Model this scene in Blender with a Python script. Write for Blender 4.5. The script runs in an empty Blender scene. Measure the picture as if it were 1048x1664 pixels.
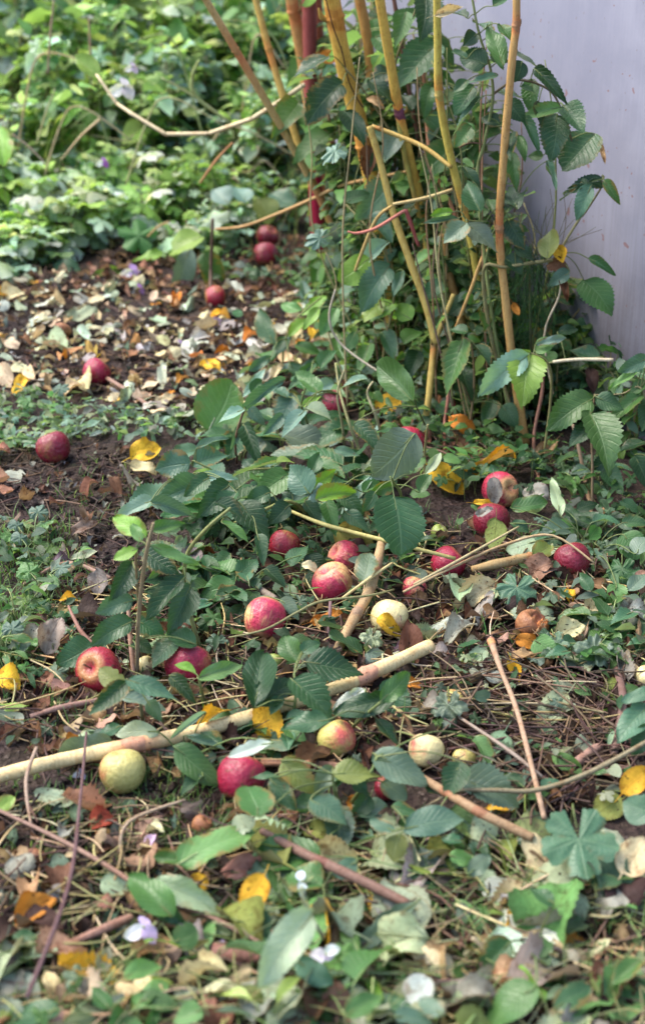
import bpy, math, random
import numpy as np
from mathutils import Vector, Matrix
R = random.Random(11)
C = bpy.context.scene.collection
SC = bpy.context.scene
# ------------------------------------------------------------------ camera
CAM_H, PITCH, FPX, CX, CY = 1.22, math.radians(24.9), 2311.0, 524.0, 832.0
cam_d = bpy.data.cameras.new('camera'); cam = bpy.data.objects.new('camera', cam_d); C.objects.link(cam)
cam.location = (0, 0, CAM_H); cam.rotation_euler = (math.pi/2 - PITCH, 0, 0)
cam_d.sensor_fit = 'VERTICAL'; cam_d.sensor_height = 36; cam_d.lens = 50
cam_d.clip_start = 0.05; cam_d.clip_end = 500
cam_d.dof.use_dof = True; cam_d.dof.focus_distance = 2.55; cam_d.dof.aperture_fstop = 3.4
SC.camera = cam
# ------------------------------------------------------------------ light
SUN_EL, SUN_AZ = math.radians(58), math.radians(-72)      # azimuth from +Y towards +X: high on the left
w = bpy.data.worlds.new('World'); SC.world = w; w.use_nodes = True
nt = w.node_tree; nt.nodes.clear()
sky = nt.nodes.new('ShaderNodeTexSky'); sky.sky_type = 'NISHITA'; sky.sun_disc = False
sky.sun_elevation = SUN_EL; sky.sun_rotation = SUN_AZ; sky.air_density = 1.0; sky.dust_density = 2.5; sky.ozone_density = 1.0
bg = nt.nodes.new('ShaderNodeBackground'); bg.inputs[1].default_value = 0.15
wo = nt.nodes.new('ShaderNodeOutputWorld'); nt.links.new(sky.outputs[0], bg.inputs[0]); nt.links.new(bg.outputs[0], wo.inputs[0])
sun_d = bpy.data.lights.new('sun', 'SUN'); sun_d.energy = 1.5; sun_d.angle = math.radians(40); sun_d.color = (1.0, 0.93, 0.83)
sun = bpy.data.objects.new('sun', sun_d); C.objects.link(sun)
sdir = Vector((math.sin(SUN_AZ)*math.cos(SUN_EL), math.cos(SUN_AZ)*math.cos(SUN_EL), math.sin(SUN_EL)))
sun.rotation_euler = sdir.to_track_quat('Z', 'Y').to_euler(); sun.location = sdir*20
SC.view_settings.view_transform = 'Standard'; SC.view_settings.look = 'None'
SC.view_settings.exposure = 1.84; SC.view_settings.gamma = 1
SC.cycles.max_bounces = 6; SC.cycles.transmission_bounces = 4; SC.cycles.diffuse_bounces = 1; SC.cycles.glossy_bounces = 2
SC.cycles.caustics_reflective = False; SC.cycles.caustics_refractive = False

# ------------------------------------------------------------------ geometry of the view: photo pixel -> place
cp, sp = math.cos(PITCH), math.sin(PITCH)
RIGHT, FWD, UP = Vector((1, 0, 0)), Vector((0, cp, -sp)), Vector((0, sp, cp))
EYE = Vector((0, 0, CAM_H))
def ray(px, py): return FWD + RIGHT*((px-CX)/FPX) - UP*((py-CY)/FPX)
def smooth(a, b, x):
    t = min(1, max(0, (x-a)/(b-a))); return t*t*(3-2*t)
def gz(x, y):
    b = .30*smooth(4.55, 6.6, y) + .35*smooth(6.5, 9, y)
    b += .007*math.sin(9*x+1.3)*math.sin(7.1*y+.4) + .004*math.sin(23*x+2+3*y)*math.sin(19*y) + .010*math.sin(3.1*x+.5)*math.sin(2.3*y+1)
    return b
def G(px, py, h=0.0):
    d = ray(px, py); z = h
    for _ in range(6):
        t = (z - CAM_H)/d.z if d.z < -1e-4 else 9
        t = min(t, 12); p = EYE + d*t; z = gz(p.x, p.y) + h
    return p
def D(px, py, Y):
    d = ray(px, py); return EYE + d*(Y/d.y)
def depth(p): return (p-EYE).dot(FWD)
def mpp(p): return depth(p)/FPX           # metres per photo pixel there

# ------------------------------------------------------------------ node helpers
class NT:
    def __init__(s, name):
        s.m = bpy.data.materials.new(name); s.m.use_nodes = True; s.t = s.m.node_tree; s.t.nodes.clear()
        s.out = s.n('ShaderNodeOutputMaterial')
    def n(s, typ, **kw):
        o = s.t.nodes.new(typ)
        for k, v in kw.items(): setattr(o, k, v)
        return o
    def put(s, sock, v):
        if isinstance(v, bpy.types.NodeSocket): s.t.links.new(v, sock)
        elif v is not None:
            if isinstance(v, tuple) and len(v) == 3 and sock.type == 'RGBA': v = (*v, 1)
            sock.default_value = v
    def math(s, op, a, b=None, clamp=False):
        o = s.n('ShaderNodeMath', operation=op, use_clamp=clamp); s.put(o.inputs[0], a)
        if b is not None: s.put(o.inputs[1], b)
        return o.outputs[0]
    def vmath(s, op, a, b=None):
        o = s.n('ShaderNodeVectorMath', operation=op); s.put(o.inputs[0], a)
        if b is not None: s.put(o.inputs[1], b)
        return o.outputs[0]
    def mix(s, f, a, b, mode='MIX'):
        o = s.n('ShaderNodeMix', data_type='RGBA', blend_type=mode); s.put(o.inputs[0], f); s.put(o.inputs[6], a); s.put(o.inputs[7], b); return o.outputs[2]
    def range(s, v, a, b, c=0., d=1., sm=True):
        o = s.n('ShaderNodeMapRange', interpolation_type='SMOOTHSTEP' if sm else 'LINEAR'); s.put(o.inputs[0], v)
        for i, q in enumerate((a, b, c, d)): s.put(o.inputs[1+i], q)
        return o.outputs[0]
    def noise(s, vec, scale, detail=3., rough=.55):
        o = s.n('ShaderNodeTexNoise'); s.put(o.inputs['Vector'], vec); s.put(o.inputs['Scale'], scale); s.put(o.inputs['Detail'], detail); s.put(o.inputs['Roughness'], rough); return o.outputs[0]
    def vor(s, vec, scale):
        o = s.n('ShaderNodeTexVoronoi'); s.put(o.inputs['Vector'], vec); s.put(o.inputs['Scale'], scale); return o
    def sep(s, v):
        o = s.n('ShaderNodeSeparateXYZ'); s.put(o.inputs[0], v); return o.outputs
    def comb(s, x, y, z):
        o = s.n('ShaderNodeCombineXYZ')
        for i, q in enumerate((x, y, z)): s.put(o.inputs[i], q)
        return o.outputs[0]
    def bump(s, h, strength, dist):
        o = s.n('ShaderNodeBump'); s.put(o.inputs['Height'], h); s.put(o.inputs['Strength'], strength); s.put(o.inputs['Distance'], dist); return o.outputs[0]
    def bsdf(s, col, rough, normal=None, spec=.5):
        o = s.n('ShaderNodeBsdfPrincipled'); s.put(o.inputs['Base Color'], col); s.put(o.inputs['Roughness'], rough); s.put(o.inputs['Specular IOR Level'], spec)
        if normal is not None: s.put(o.inputs['Normal'], normal)
        return o.outputs[0]
    def done(s, sh): s.t.links.new(sh, s.out.inputs[0]); return s.m
    def tint(s):      # the object's own colour times the per-leaf colour stored in the mesh
        a = s.n('ShaderNodeAttribute', attribute_name='tint'); oi = s.n('ShaderNodeObjectInfo')
        return s.mix(1., oi.outputs['Color'], a.outputs['Color'], 'MULTIPLY'), oi

def leaf_material(name, trans=.26, rough=.37, dead=False):
    s = NT(name); col, oi = s.tint()
    uv = s.n('ShaderNodeTexCoord').outputs['UV']; geo = s.n('ShaderNodeNewGeometry')
    x, y, _ = s.sep(uv)
    a = s.math('ABSOLUTE', s.math('SUBTRACT', s.math('MULTIPLY', x, 2.), 1.))
    mid = s.range(a, .02, .07, 1., 0.)
    q = s.math('FRACT', s.math('MULTIPLY', s.math('SUBTRACT', y, s.math('MULTIPLY', a, .26)), 9.))
    lat = s.range(s.math('ABSOLUTE', s.math('SUBTRACT', q, .5)), .36, .5)
    lat = s.math('MULTIPLY', lat, s.range(a, .6, 1., 1., .3))
    pos = s.vmath('ADD', uv, s.vmath('MULTIPLY', s.comb(oi.outputs['Random'], oi.outputs['Random'], 0.), (37., 91., 0.)))
    wpos = geo.outputs['Position']
    n1 = s.noise(wpos, 38., 3.); n2 = s.noise(wpos, 190., 3.)
    if not dead:
        vein = s.math('MAXIMUM', s.math('MULTIPLY', mid, .8), s.math('MULTIPLY', lat, .55))
        c = s.mix(s.range(n1, .3, .7, 0., .45), col, s.mix(1., col, (.62, .66, .55), 'MULTIPLY'))
        c = s.mix(s.range(n2, .4, .75, 0., .3), c, s.mix(1., c, (1.35, 1.25, 1.0), 'MULTIPLY'))
        pale = s.mix(.55, s.mix(1., col, (1.9, 1.75, 1.7), 'MULTIPLY'), (.16, .22, .12))
        c = s.mix(s.math('MULTIPLY', vein, .55), c, pale)
        sp_ = s.math('MULTIPLY', s.range(s.noise(wpos, 75., 2.), .71, .76), s.range(n1, .45, .6))
        c = s.mix(s.math('MULTIPLY', sp_, .75), c, (.10, .05, .02))
        old = s.math('MULTIPLY', s.range(oi.outputs['Random'], .55, .95), s.range(s.math('ADD', s.math('MULTIPLY', a, .45), s.noise(wpos, 55., 4., .65)), .80, .98))
        c = s.mix(s.math('MULTIPLY', old, .8), c, (.20, .13, .035))
        back = s.mix(.5, s.mix(1., c, (1.25, 1.2, 1.25), 'MULTIPLY'), (.17, .21, .15))
        c = s.mix(geo.outputs['Backfacing'], c, back)
        h = s.math('ADD', s.math('MULTIPLY', vein, -1.), s.math('MULTIPLY', n2, .7))
        nrm = s.bump(h, .5, .0025)
        rg = s.range(n1, .2, .8, rough-.08, rough+.12)
    else:
        br = s.mix(1., col, (.42, .27, .2), 'MULTIPLY')
        edge = s.range(s.math('ADD', a, s.math('MULTIPLY', n1, .8)), 1.05, 1.45)
        blot = s.math('MAXIMUM', s.math('MULTIPLY', edge, .6), s.range(s.noise(wpos, 46., 4., .65), .53, .68))
        c = s.mix(s.math('MULTIPLY', blot, .75), col, br)
        c = s.mix(s.range(n2, .35, .75, 0., .45), c, s.mix(1., c, (.7, .62, .55), 'MULTIPLY'))
        c = s.mix(s.range(s.noise(wpos, 210., 1.), .68, .74), c, (.035, .018, .012))
        vein = s.math('MAXIMUM', s.math('MULTIPLY', mid, .8), s.math('MULTIPLY', lat, .4))
        c = s.mix(s.math('MULTIPLY', vein, .4), c, s.mix(1., c, (.7, .55, .4), 'MULTIPLY'))
        c = s.mix(s.math('MULTIPLY', geo.outputs['Backfacing'], .4), c, s.mix(.5, c, (.4, .36, .3)))
        nrm = s.bump(s.math('ADD', vein, s.math('MULTIPLY', n2, 1.3)), .5, .002)
        rg = s.range(n1, .2, .8, rough-.05, rough+.2)
    b = s.bsdf(c, rg, nrm, .18 if dead else .38)
    tr = s.n('ShaderNodeBsdfTranslucent'); s.put(tr.inputs[0], s.mix(1., c, (1.5, 1.6, .7) if not dead else (1.4, 1.2, .8), 'MULTIPLY'))
    mx = s.n('ShaderNodeMixShader'); s.put(mx.inputs[0], trans); s.t.links.new(b, mx.inputs[1]); s.t.links.new(tr.outputs[0], mx.inputs[2])
    return s.done(mx.outputs[0])

def stem_material(name, rough=.5, streak=True):
    s = NT(name); col, oi = s.tint(); geo = s.n('ShaderNodeNewGeometry'); P = geo.outputs['Position']
    st = s.vmath('MULTIPLY', P, (1., 1., .12) if streak else (1., 1., 1.))
    n = s.noise(st, 260., 3.); m = s.noise(P, 35., 4.)
    c = s.mix(s.range(n, .35, .7, 0., .5), col, s.mix(1., col, (.6, .5, .42), 'MULTIPLY'))
    c = s.mix(s.range(m, .50, .70, 0., .6), c, s.mix(1., c, (.78, .62, .50), 'MULTIPLY'))
    c = s.mix(s.range(s.noise(P, 60., 5., .7), .62, .72, 0., .5), c, (.20, .15, .09))
    c = s.mix(s.range(s.noise(P, 330., 1.), .66, .72, 0., .7), c, (.05, .025, .02))
    return s.done(s.bsdf(c, s.range(m, .2, .8, rough-.08, rough+.15), s.bump(n, .5, .0015), .2))

def soil_material():
    s = NT('dark_garden_soil'); P = s.n('ShaderNodeNewGeometry').outputs['Position']
    a = s.noise(P, 6., 5., .6); b = s.noise(P, 45., 5., .7); v = s.vor(P, 95.)
    c = s.mix(s.range(b, .3, .7), (.015, .010, .009), (.054, .035, .031))
    c = s.mix(s.range(a, .42, .66, 0., .7), c, (.058, .044, .028))
    c = s.mix(s.range(s.noise(P, 150., 2.), .62, .7, 0., .8), c, (.13, .10, .085))
    c = s.mix(s.range(s.noise(P, 13., 3.), .6, .75, 0., .55), c, (.03, .045, .014))
    h = s.math('ADD', s.math('MULTIPLY', b, 1.4), s.math('MULTIPLY', v.outputs['Distance'], .7))
    return s.done(s.bsdf(c, s.range(a, .3, .7, .55, .85), s.bump(h, .9, .012), .12))

def wall_material():
    s = NT('pale_lavender_painted_board'); P = s.n('ShaderNodeNewGeometry').outputs['Position']
    st = s.noise(s.vmath('MULTIPLY', P, (1., 1., .035)), 110., 4.); b = s.noise(s.vmath('MULTIPLY', P, (1., 1., .3)), 5., 4.); f = s.noise(P, 120., 3.)
    c = s.mix(s.range(s.math('ADD', s.math('MULTIPLY', st, .25), s.math('MULTIPLY', s.noise(P, 9., 5., .6), .75)), .38, .62), (.222, .222, .275), (.268, .266, .322))
    c = s.mix(s.range(b, .35, .7, 0., .6), c, (.205, .205, .26))
    z = s.sep(P)[2]
    dirt = s.math('MULTIPLY', s.range(s.math('ADD', z, s.math('MULTIPLY', st, .35)), .18, .75, 1., 0.), .72)
    c = s.mix(dirt, c, (.13, .105, .10))
    c = s.mix(s.range(s.noise(P, 48., 1.), .735, .75, 0., .8), c, (.20, .09, .08))
    c = s.mix(s.range(s.noise(s.vmath('MULTIPLY', P, (1., 1., .5)), 130., 1.), .75, .77, 0., .7), c, (.16, .10, .10))
    c = s.mix(s.range(f, .4, .75, 0., .25), c, (.25, .24, .28))
    return s.done(s.bsdf(c, .55, s.bump(f, .12, .0008), .35))

def apple_material(name, under, over, cover, streak=.5, dull=0., scab=.8):
    """under: ground colour, over: flush, cover: how far the flush spreads (0..1)."""
    s = NT(name); P = s.n('ShaderNodeTexCoord').outputs['Object']; oi = s.n('ShaderNodeObjectInfo'); rnd = oi.outputs['Random']
    x, y, z = s.sep(P)
    dirn = s.vmath('NORMALIZE', s.comb(x, y, 0.001))
    off = s.math('MULTIPLY', rnd, 53.)
    sv = s.vmath('ADD', s.vmath('MULTIPLY', dirn, (5.5, 5.5, 0.)), s.comb(off, off, s.math('MULTIPLY', z, .55)))
    st = s.noise(sv, 2.6, 3., .6)
    bl = s.noise(s.vmath('ADD', P, s.comb(off, 3., off)), .85, 2.)
    f = s.math('ADD', s.math('MULTIPLY', bl, 1.5), s.math('MULTIPLY', st, streak))
    f = s.math('ADD', f, s.math('MULTIPLY', x, .22))
    th = 1.55 - cover*1.3
    k = s.range(f, th-.18+streak*.3, th+.30+streak*.3)
    pole = s.range(s.math('ABSOLUTE', z), .70, .98, 0., .6)
    k = s.math('MULTIPLY', k, s.math('SUBTRACT', 1., pole), True)
    fine = s.noise(sv, 9., 3., .7)
    ov = s.mix(s.range(fine, .35, .7), over, tuple(min(1, q*1.4+.008) for q in over))
    ov = s.mix(s.range(s.noise(P, 1.4, 2.), .5, .75, 0., .6), ov, tuple(q*.5 for q in over))
    c = s.mix(k, s.mix(s.range(fine, .3, .75), under, tuple(q*.82 for q in under)), ov)
    v = s.vor(P, 9.5)
    c = s.mix(s.range(v.outputs['Distance'], .06, .12, .28, 0.), c, tuple(min(1, q*1.1+.2) for q in under))
    c = s.mix(s.range(s.noise(s.vmath('ADD', P, s.comb(off, off, off)), 3.4, 3.), .62, .69, 0., scab), c, (.12, .06, .03))   # bruises and scab
    c = s.mix(s.range(s.noise(P, 26., 2.), .66, .72, 0., scab*.6), c, (.20, .12, .07))
    if dull: c = s.mix(s.range(s.noise(P, 2.2, 4.), .3, .6, dull*.3, dull), c, (.17, .06, .02))
    n = s.noise(P, 5., 3.)
    return s.done(s.bsdf(c, s.range(n, .3, .7, .2+dull*.4, .38+dull*.4), s.bump(s.math('ADD', n, s.math('MULTIPLY', s.noise(P, 40., 2.), .12)), .25, .03), .42))

LEAF = leaf_material('green_leaf_blade'); LEAFBG = leaf_material('broad_weed_leaf', .48, .42)
DEAD = leaf_material('withered_leaf_blade', .18, .55, True)
STEM = stem_material('plant_stem_skin'); TWIG = stem_material('dry_stem_bark', .62)
SOIL = soil_material(); WALL = wall_material()

# ------------------------------------------------------------------ mesh helpers
def new_mesh(name, V, F, mat, uv=None, tint=None, smoothf=True):
    me = bpy.data.meshes.new(name)
    V = np.asarray(V, dtype=np.float32)
    me.from_pydata(V.tolist() if len(V) < 60000 else [tuple(r) for r in V.tolist()], [], F)
    if uv is not None:
        l = me.uv_layers.new(name='UVMap'); idx = np.empty(len(me.loops), np.int32); me.loops.foreach_get('vertex_index', idx)
        l.data.foreach_set('uv', np.asarray(uv, np.float32)[idx].ravel())
    at = me.attributes.new('tint', 'FLOAT_COLOR', 'POINT')
    t = np.ones((len(V), 4), np.float32)
    if tint is not None: t[:, :3] = tint
    at.data.foreach_set('color', t.ravel())
    if smoothf: me.polygons.foreach_set('use_smooth', np.ones(len(me.polygons), bool))
    me.materials.append(mat); me.update(); return me
def link(name, me, parent=None, color=(1, 1, 1)):
    o = bpy.data.objects.new(name, me); C.objects.link(o); o.color = (*color, 1)
    if parent is not None: o.parent = parent; o.matrix_parent_inverse = parent.matrix_world.inverted()
    return o
def tag(o, label, cat, group=None, kind=None):
    if label: o['label'] = label
    if cat: o['category'] = cat
    if group: o['group'] = group
    if kind: o['kind'] = kind
    return o
def empty(name, loc):
    o = bpy.data.objects.new(name, None); C.objects.link(o); o.location = loc; o.matrix_world = Matrix.Translation(loc); o.empty_display_size = .05; return o

class MB:                                  # collects leaves, tubes and scraps that make ONE mesh
    def __init__(s): s.V = []; s.F = []; s.U = []; s.T = []; s.n = 0
    def add(s, V, F, U=None, tint=(1, 1, 1)):
        V = np.asarray(V, np.float32); k = len(V)
        s.V.append(V); s.F.extend([tuple(i+s.n for i in f) for f in F]); s.U.append(np.asarray(U, np.float32) if U is not None else np.full((k, 2), .25, np.float32))
        t = np.asarray(tint, np.float32); s.T.append(np.tile(t, (k, 1)) if t.ndim == 1 else t); s.n += k
    def leaf(s, tpl, M, tint):
        V, F, U = tpl; A = np.array(M.to_3x3()); s.add(V @ A.T + np.array(M.translation), F, U, tint)
    def tube(s, pts, rad, sides=6, tint=(1, 1, 1), cap=True, seg=5):
        P, Rr, K = smooth_path(pts, rad, seg); N = len(P); V = []; F = []; T = []
        up = Vector((.31, .2, .93)); 
        for i in range(N):
            d = (P[min(i+1, N-1)] - P[max(i-1, 0)]).normalized()
            a = d.cross(up); a = a.normalized() if a.length > 1e-4 else Vector((1, 0, 0)); b = d.cross(a)
            for k in range(sides):
                t = 2*math.pi*k/sides; V.append(P[i] + (a*math.cos(t)+b*math.sin(t))*Rr[i]*(1+.035*math.sin(.9*i+t*2)+.025*math.sin(.37*i+3*t)))
        for i in range(N-1):
            for k in range(sides): F.append((i*sides+k, i*sides+(k+1) % sides, (i+1)*sides+(k+1) % sides, (i+1)*sides+k))
        if cap: F.append(tuple(range(sides))[::-1]); F.append(tuple((N-1)*sides+k for k in range(sides)))
        if callable(tint): T = np.array([tint(K[i]) for i in range(N) for k in range(sides)], np.float32)
        else: T = tint
        s.add([tuple(v) for v in V], F, None, T)
    def build(s, name, mat, parent=None, color=(1, 1, 1)):
        me = new_mesh(name, np.concatenate(s.V), s.F, mat, np.concatenate(s.U), np.concatenate(s.T))
        if parent is not None:
            me.transform(parent.matrix_world.inverted()); o = bpy.data.objects.new(name, me); C.objects.link(o); o.parent = parent; o.color = (*color, 1); return o
        V = np.concatenate(s.V); c = Vector((float(V[:, 0].mean()), float(V[:, 1].mean()), float(V[:, 2].min())))
        me.transform(Matrix.Translation(-c)); o = link(name, me, None, color); o.location = c; return o

def smooth_path(pts, rad, seg=5):
    pts = [Vector(p) for p in pts]; n = len(pts)
    if not isinstance(rad, (list, tuple)): rad = [rad]*n
    P, Q, K = [], [], []
    for i in range(n-1):
        p0 = pts[max(i-1, 0)]; p1 = pts[i]; p2 = pts[i+1]; p3 = pts[min(i+2, n-1)]
        for j in range(seg):
            t = j/seg; t2 = t*t; t3 = t2*t
            P.append(.5*((2*p1) + (p2-p0)*t + (2*p0-5*p1+4*p2-p3)*t2 + (3*p1-p0-3*p2+p3)*t3)); Q.append(rad[i]*(1-t)+rad[i+1]*t); K.append((i+t)/(n-1))
    P.append(pts[-1]); Q.append(rad[-1]); K.append(1.)
    return P, Q, K

# ------------------------------------------------------------------ leaf shapes: base at origin, length 1 along Y, width 1 along X, upper side +Z
SHAPES = {'serrate': (.55, .98, 1), 'oval': (.6, .75, .25), 'round': (.46, .52, .6), 'lance': (.75, .85, .35), 'heart': (.33, .85, .5), 'broad': (.5, .7, .45)}
def leaf_tpl(kind, rng, na=26, nc=6, fold=.16, curl=.18, wave=.05, rib=.016, dead=False):
    a, b, ser = SHAPES[kind]; mx = (a/(a+b))**a*(b/(a+b))**b
    V = []; U = []; F = []; ph = rng.uniform(0, 6); side = rng.uniform(-.07, .07); tw = rng.uniform(-.4, .4); rib *= rng.uniform(.45, 1.1)
    asym = rng.uniform(-.12, .12); nv = rng.choice((6, 7, 8, 9))
    nib = [(rng.uniform(.2, .85), rng.choice((-1, 1)), rng.uniform(.06, .28)) for _ in range(rng.choice((0, 0, 1, 2)) if not dead else rng.choice((1, 2, 3)))]
    for i in range(na+1):
        t = i/na; w_ = .5*(max(t, 1e-5)**a)*(max(1-t, 0)**b)/mx + (.012 if i < na else 0)
        for j in range(nc+1):
            s_ = -1 + 2*j/nc; e = abs(s_); ww = w_
            if e > .99 and 0 < i < na:
                ww *= 1 + ser*(.075 if i % 2 else -.06)
                for (nt_, sd, dp) in nib:
                    if sd*s_ > 0: ww *= 1 - dp*math.exp(-((t-nt_)/.055)**2)
            x = s_*ww*(1+asym*s_) + side*math.sin(t*3.1)*1.2
            y = t + (.02*ser if (e > .99 and i % 2) else 0) + .03*math.sin(3*t+ph)*s_
            q = t - .13*e
            z = fold*e*ww*1.2 - curl*t*t + wave*math.sin(t*9+ph+2*s_)*e*e + tw*s_*ww*t
            z += rib*(abs(math.sin(math.pi*nv*q)) - .5)*min(1, ww*3)*(1 if e > .05 else .2)
            V.append((x, y, z)); U.append(((s_+1)/2, t))
    for i in range(na):
        for j in range(nc):
            k = i*(nc+1)+j; F.append((k, k+1, k+nc+2, k+nc+1))
    V = np.array(V)
    if dead:                              # dried out: one or both sides roll up, the tip twists
        cr = rng.uniform(.2, .75); x = V[:, 0].copy(); V[:, 2] += cr*np.abs(x)**1.5*(1+.8*np.sin(V[:, 1]*6+ph)); V[:, 0] *= (1-.35*cr)
        V[:, 2] += .13*np.sin(V[:, 1]*5+ph*2)*1.0 + .05*np.sin(x*13+V[:, 1]*8+ph)
    return V, F, np.array(U)
def palm_tpl(rng, lobes=5, deep=.48, na=150, nr=7, cup=.14):
    V = [(0, 0, 0)]; U = [(.5, 0)]; F = []; gap = .55; ph = rng.uniform(0, 6)
    for r in range(1, nr+1):
        q = r/nr
        for i in range(na):
            th = -math.pi + gap/2 + (2*math.pi-gap)*i/(na-1)
            lp = (th+math.pi)/(2*math.pi)*lobes; f = lp - math.floor(lp); d = abs(f-.5)*2
            R_ = 1 - deep*d**3.2; g_ = abs((f*3) % 1 - .5)*2; R_ -= (.085*g_**1.6 + .05*abs(math.sin(31*th+ph)))*(1 if r == nr else .6 if r == nr-1 else 0)
            R_ *= 1 - .22*abs(th)/math.pi
            rr = q*R_*.5
            z = -cup*q*q*.7 + .05*math.sin(th*lobes+ph)*q + .05*math.sin(th*2+ph)*q*q + .025*math.sin(th*11+6*q+ph)*q + .03*(1-d)*q
            V.append((rr*math.sin(th), rr*math.cos(th), z)); U.append((.5+.5*d*min(1, q*1.4), q))
    for i in range(na-1):
        F.append((0, 1+i+1, 1+i))
        for r in range(nr-1):
            a = 1+r*na+i; F.append((a, a+1, a+na+1, a+na))
    V = np.array(V); V[:, 1] += .38
    return V, F, np.array(U)
rt = random.Random(5)
TPL = {}
for k in SHAPES:
    TPL[k] = [leaf_tpl(k, rt, fold=rt.uniform(.02, .3), curl=rt.uniform(.05, .34), wave=rt.uniform(.02, .07), rib=.016 if k == 'serrate' else .012) for _ in range(9)]
TPL['palm'] = [palm_tpl(rt, 5, .30), palm_tpl(rt, 5, .26), palm_tpl(rt, 7, .26)]
def _wilt(t, seed):
    V, F, U = t; V = V.copy(); q = np.hypot(V[:, 0], V[:, 1]-.38); r_ = np.random.RandomState(seed); a, b, c = r_.uniform(0, 6, 3)
    V[:, 2] += .16*np.sin(V[:, 0]*11+a)*q*1.6 + .14*np.sin(V[:, 1]*13+b)*q*1.4 + .03*np.sin(V[:, 0]*31+V[:, 1]*27+c); V[:, 0] *= .9+.12*np.sin(V[:, 1]*9+c); V[:, 2] -= .25*q**2
    return V, F, U
TPL['wilt'] = [_wilt(palm_tpl(rt, 5, .2+.05*k), 9+k) for k in range(3)]
TPL['vine'] = [palm_tpl(rt, 5, .30, 150, 7, .02)]
TPL['vine'][0][0][:, 2] *= .4
TPL['dead'] = [leaf_tpl(k, rt, 20, 6, rt.uniform(0, .3), rt.uniform(-.2, .35), .06, .012, True) for k in ('oval', 'serrate', 'broad', 'oval', 'round', 'serrate', 'broad')]
TPL['flat'] = [leaf_tpl(k, rt, 18, 6, rt.uniform(-.1, .15), rt.uniform(-.1, .2), .05, .012) for k in ('oval', 'broad', 'round', 'heart')]
LOW = {k: [leaf_tpl(k, rt, 7, 2, rt.uniform(.05, .3), rt.uniform(.1, .4), .04, 0) for _ in range(4)] for k in SHAPES}
LOW['palm'] = [palm_tpl(rt, 5, .5, 41, 2, .2), palm_tpl(rt, 5, .42, 41, 2, .12)]
LOW['dead'] = [leaf_tpl(k, rt, 6, 4, .1, .1, .08, 0, True) for k in ('oval', 'round', 'broad', 'serrate')]
_lm = {}
def leaf_mesh(kind, v, mat):
    k = (kind, v, mat.name)
    if k not in _lm:
        V, F, U = TPL[kind][v]
        if kind in ('dead',) or mat is DEAD:       # its stalk
            m = MB(); m.add(V, F, U); z0 = V[3][2]
            m.tube([(0, .03, z0), (.02, -.12, z0+.02), (.06, -.3, z0+.01)], [.02, .014, .012], 5); me = new_mesh('leaf_blade', np.concatenate(m.V), m.F, mat, np.concatenate(m.U), np.concatenate(m.T))
        else: me = new_mesh('leaf_blade', V, F, mat, U)
        _lm[k] = me
    return _lm[k]

def leaf_matrix(B, T, w, tilt=.55, roll=0.):
    """B base point, T = tip, w = width in metres; upper side turned between straight up (tilt 0) and the viewer (tilt 1)."""
    a = T - B; L = a.length; a = a/L
    n = (Vector((0, 0, 1))*(1-tilt) + (EYE-B).normalized()*tilt); n = (n - a*n.dot(a)).normalized()
    if roll: n = Matrix.Rotation(roll, 3, a) @ n
    x = a.cross(n).normalized()
    return Matrix.Translation(B) @ Matrix((x*w, a*L, n*L)).transposed().to_4x4()
def tip_on(B, tx, ty, tilt):
    n = (Vector((0, 0, 1))*(1-tilt) + (EYE-B).normalized()*tilt).normalized(); d = ray(tx, ty)
    return EYE + d*((B-EYE).dot(n)/d.dot(n))

# colours; bl, pb include painted bluish sheen, xb, xp painted open-sky brightness
COL = dict(dk=(.020, .058, .020), dg=(.036, .096, .036), mg=(.056, .135, .034), bl=(.072, .150, .092), pb=(.19, .30, .235), xb=(.34, .52, .14), xp=(.48, .60, .48), br=(.15, .29, .035), li=(.21, .33, .06),
           lg=(.115, .235, .07), pg=(.30, .37, .23), wh=(.52, .57, .46), ol=(.17, .20, .05), ye=(.70, .42, .035), cr=(.60, .52, .30), bn=(.15, .075, .04), pk=(.36, .20, .13),
           og=(.50, .20, .03), gy=(.27, .27, .22), db=(.05, .028, .022), tn=(.36, .24, .12), rd=(.30, .06, .03), gg=(.11, .165, .11))
def jit(c, a=.16, rng=R): 
    k = 1+rng.uniform(-a, a); return tuple(max(0, q*k*(1+rng.uniform(-a, a)*.5)) for q in c)
# ================================================================== setting: ground, wall
def ground():
    def axis(lo, f0, f1, hi, fine):
        a = list(np.linspace(lo, f0, 14))[:-1] + list(np.arange(f0, f1, fine)) + list(np.linspace(f1, hi, 14)); return a
    xs = axis(-80, -1.6, 1.6, 80, .026); ys = axis(-20, .9, 7.2, 150, .026); rg = np.random.RandomState(3)
    V = []; nx = len(xs)
    for y in ys:
        for x in xs: V.append((x, y, gz(x, y)))
    V = np.array(V); fine = (np.abs(V[:, 0]) < 1.6) & (V[:, 1] > .9) & (V[:, 1] < 7.2)
    nz = rg.normal(0, 1, (len(ys), nx)); k = nz.copy()
    for ax in (0, 1): k = (np.roll(k, 1, ax)+2*k+np.roll(k, -1, ax))/4
    V[:, 2] += np.where(fine, .0045*k.ravel()+.0016*nz.ravel()-.003, 0)
    F = [(j*nx+i, j*nx+i+1, (j+1)*nx+i+1, (j+1)*nx+i) for j in range(len(ys)-1) for i in range(nx-1)]
    tag(link('ground', new_mesh('ground', V, F, SOIL)), None, None, None, 'structure')
ground()
WA, WB = Vector((.03, 4.49, 0)), Vector((1.32, 1.73, 0))      # the board wall runs back past the canes
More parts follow.
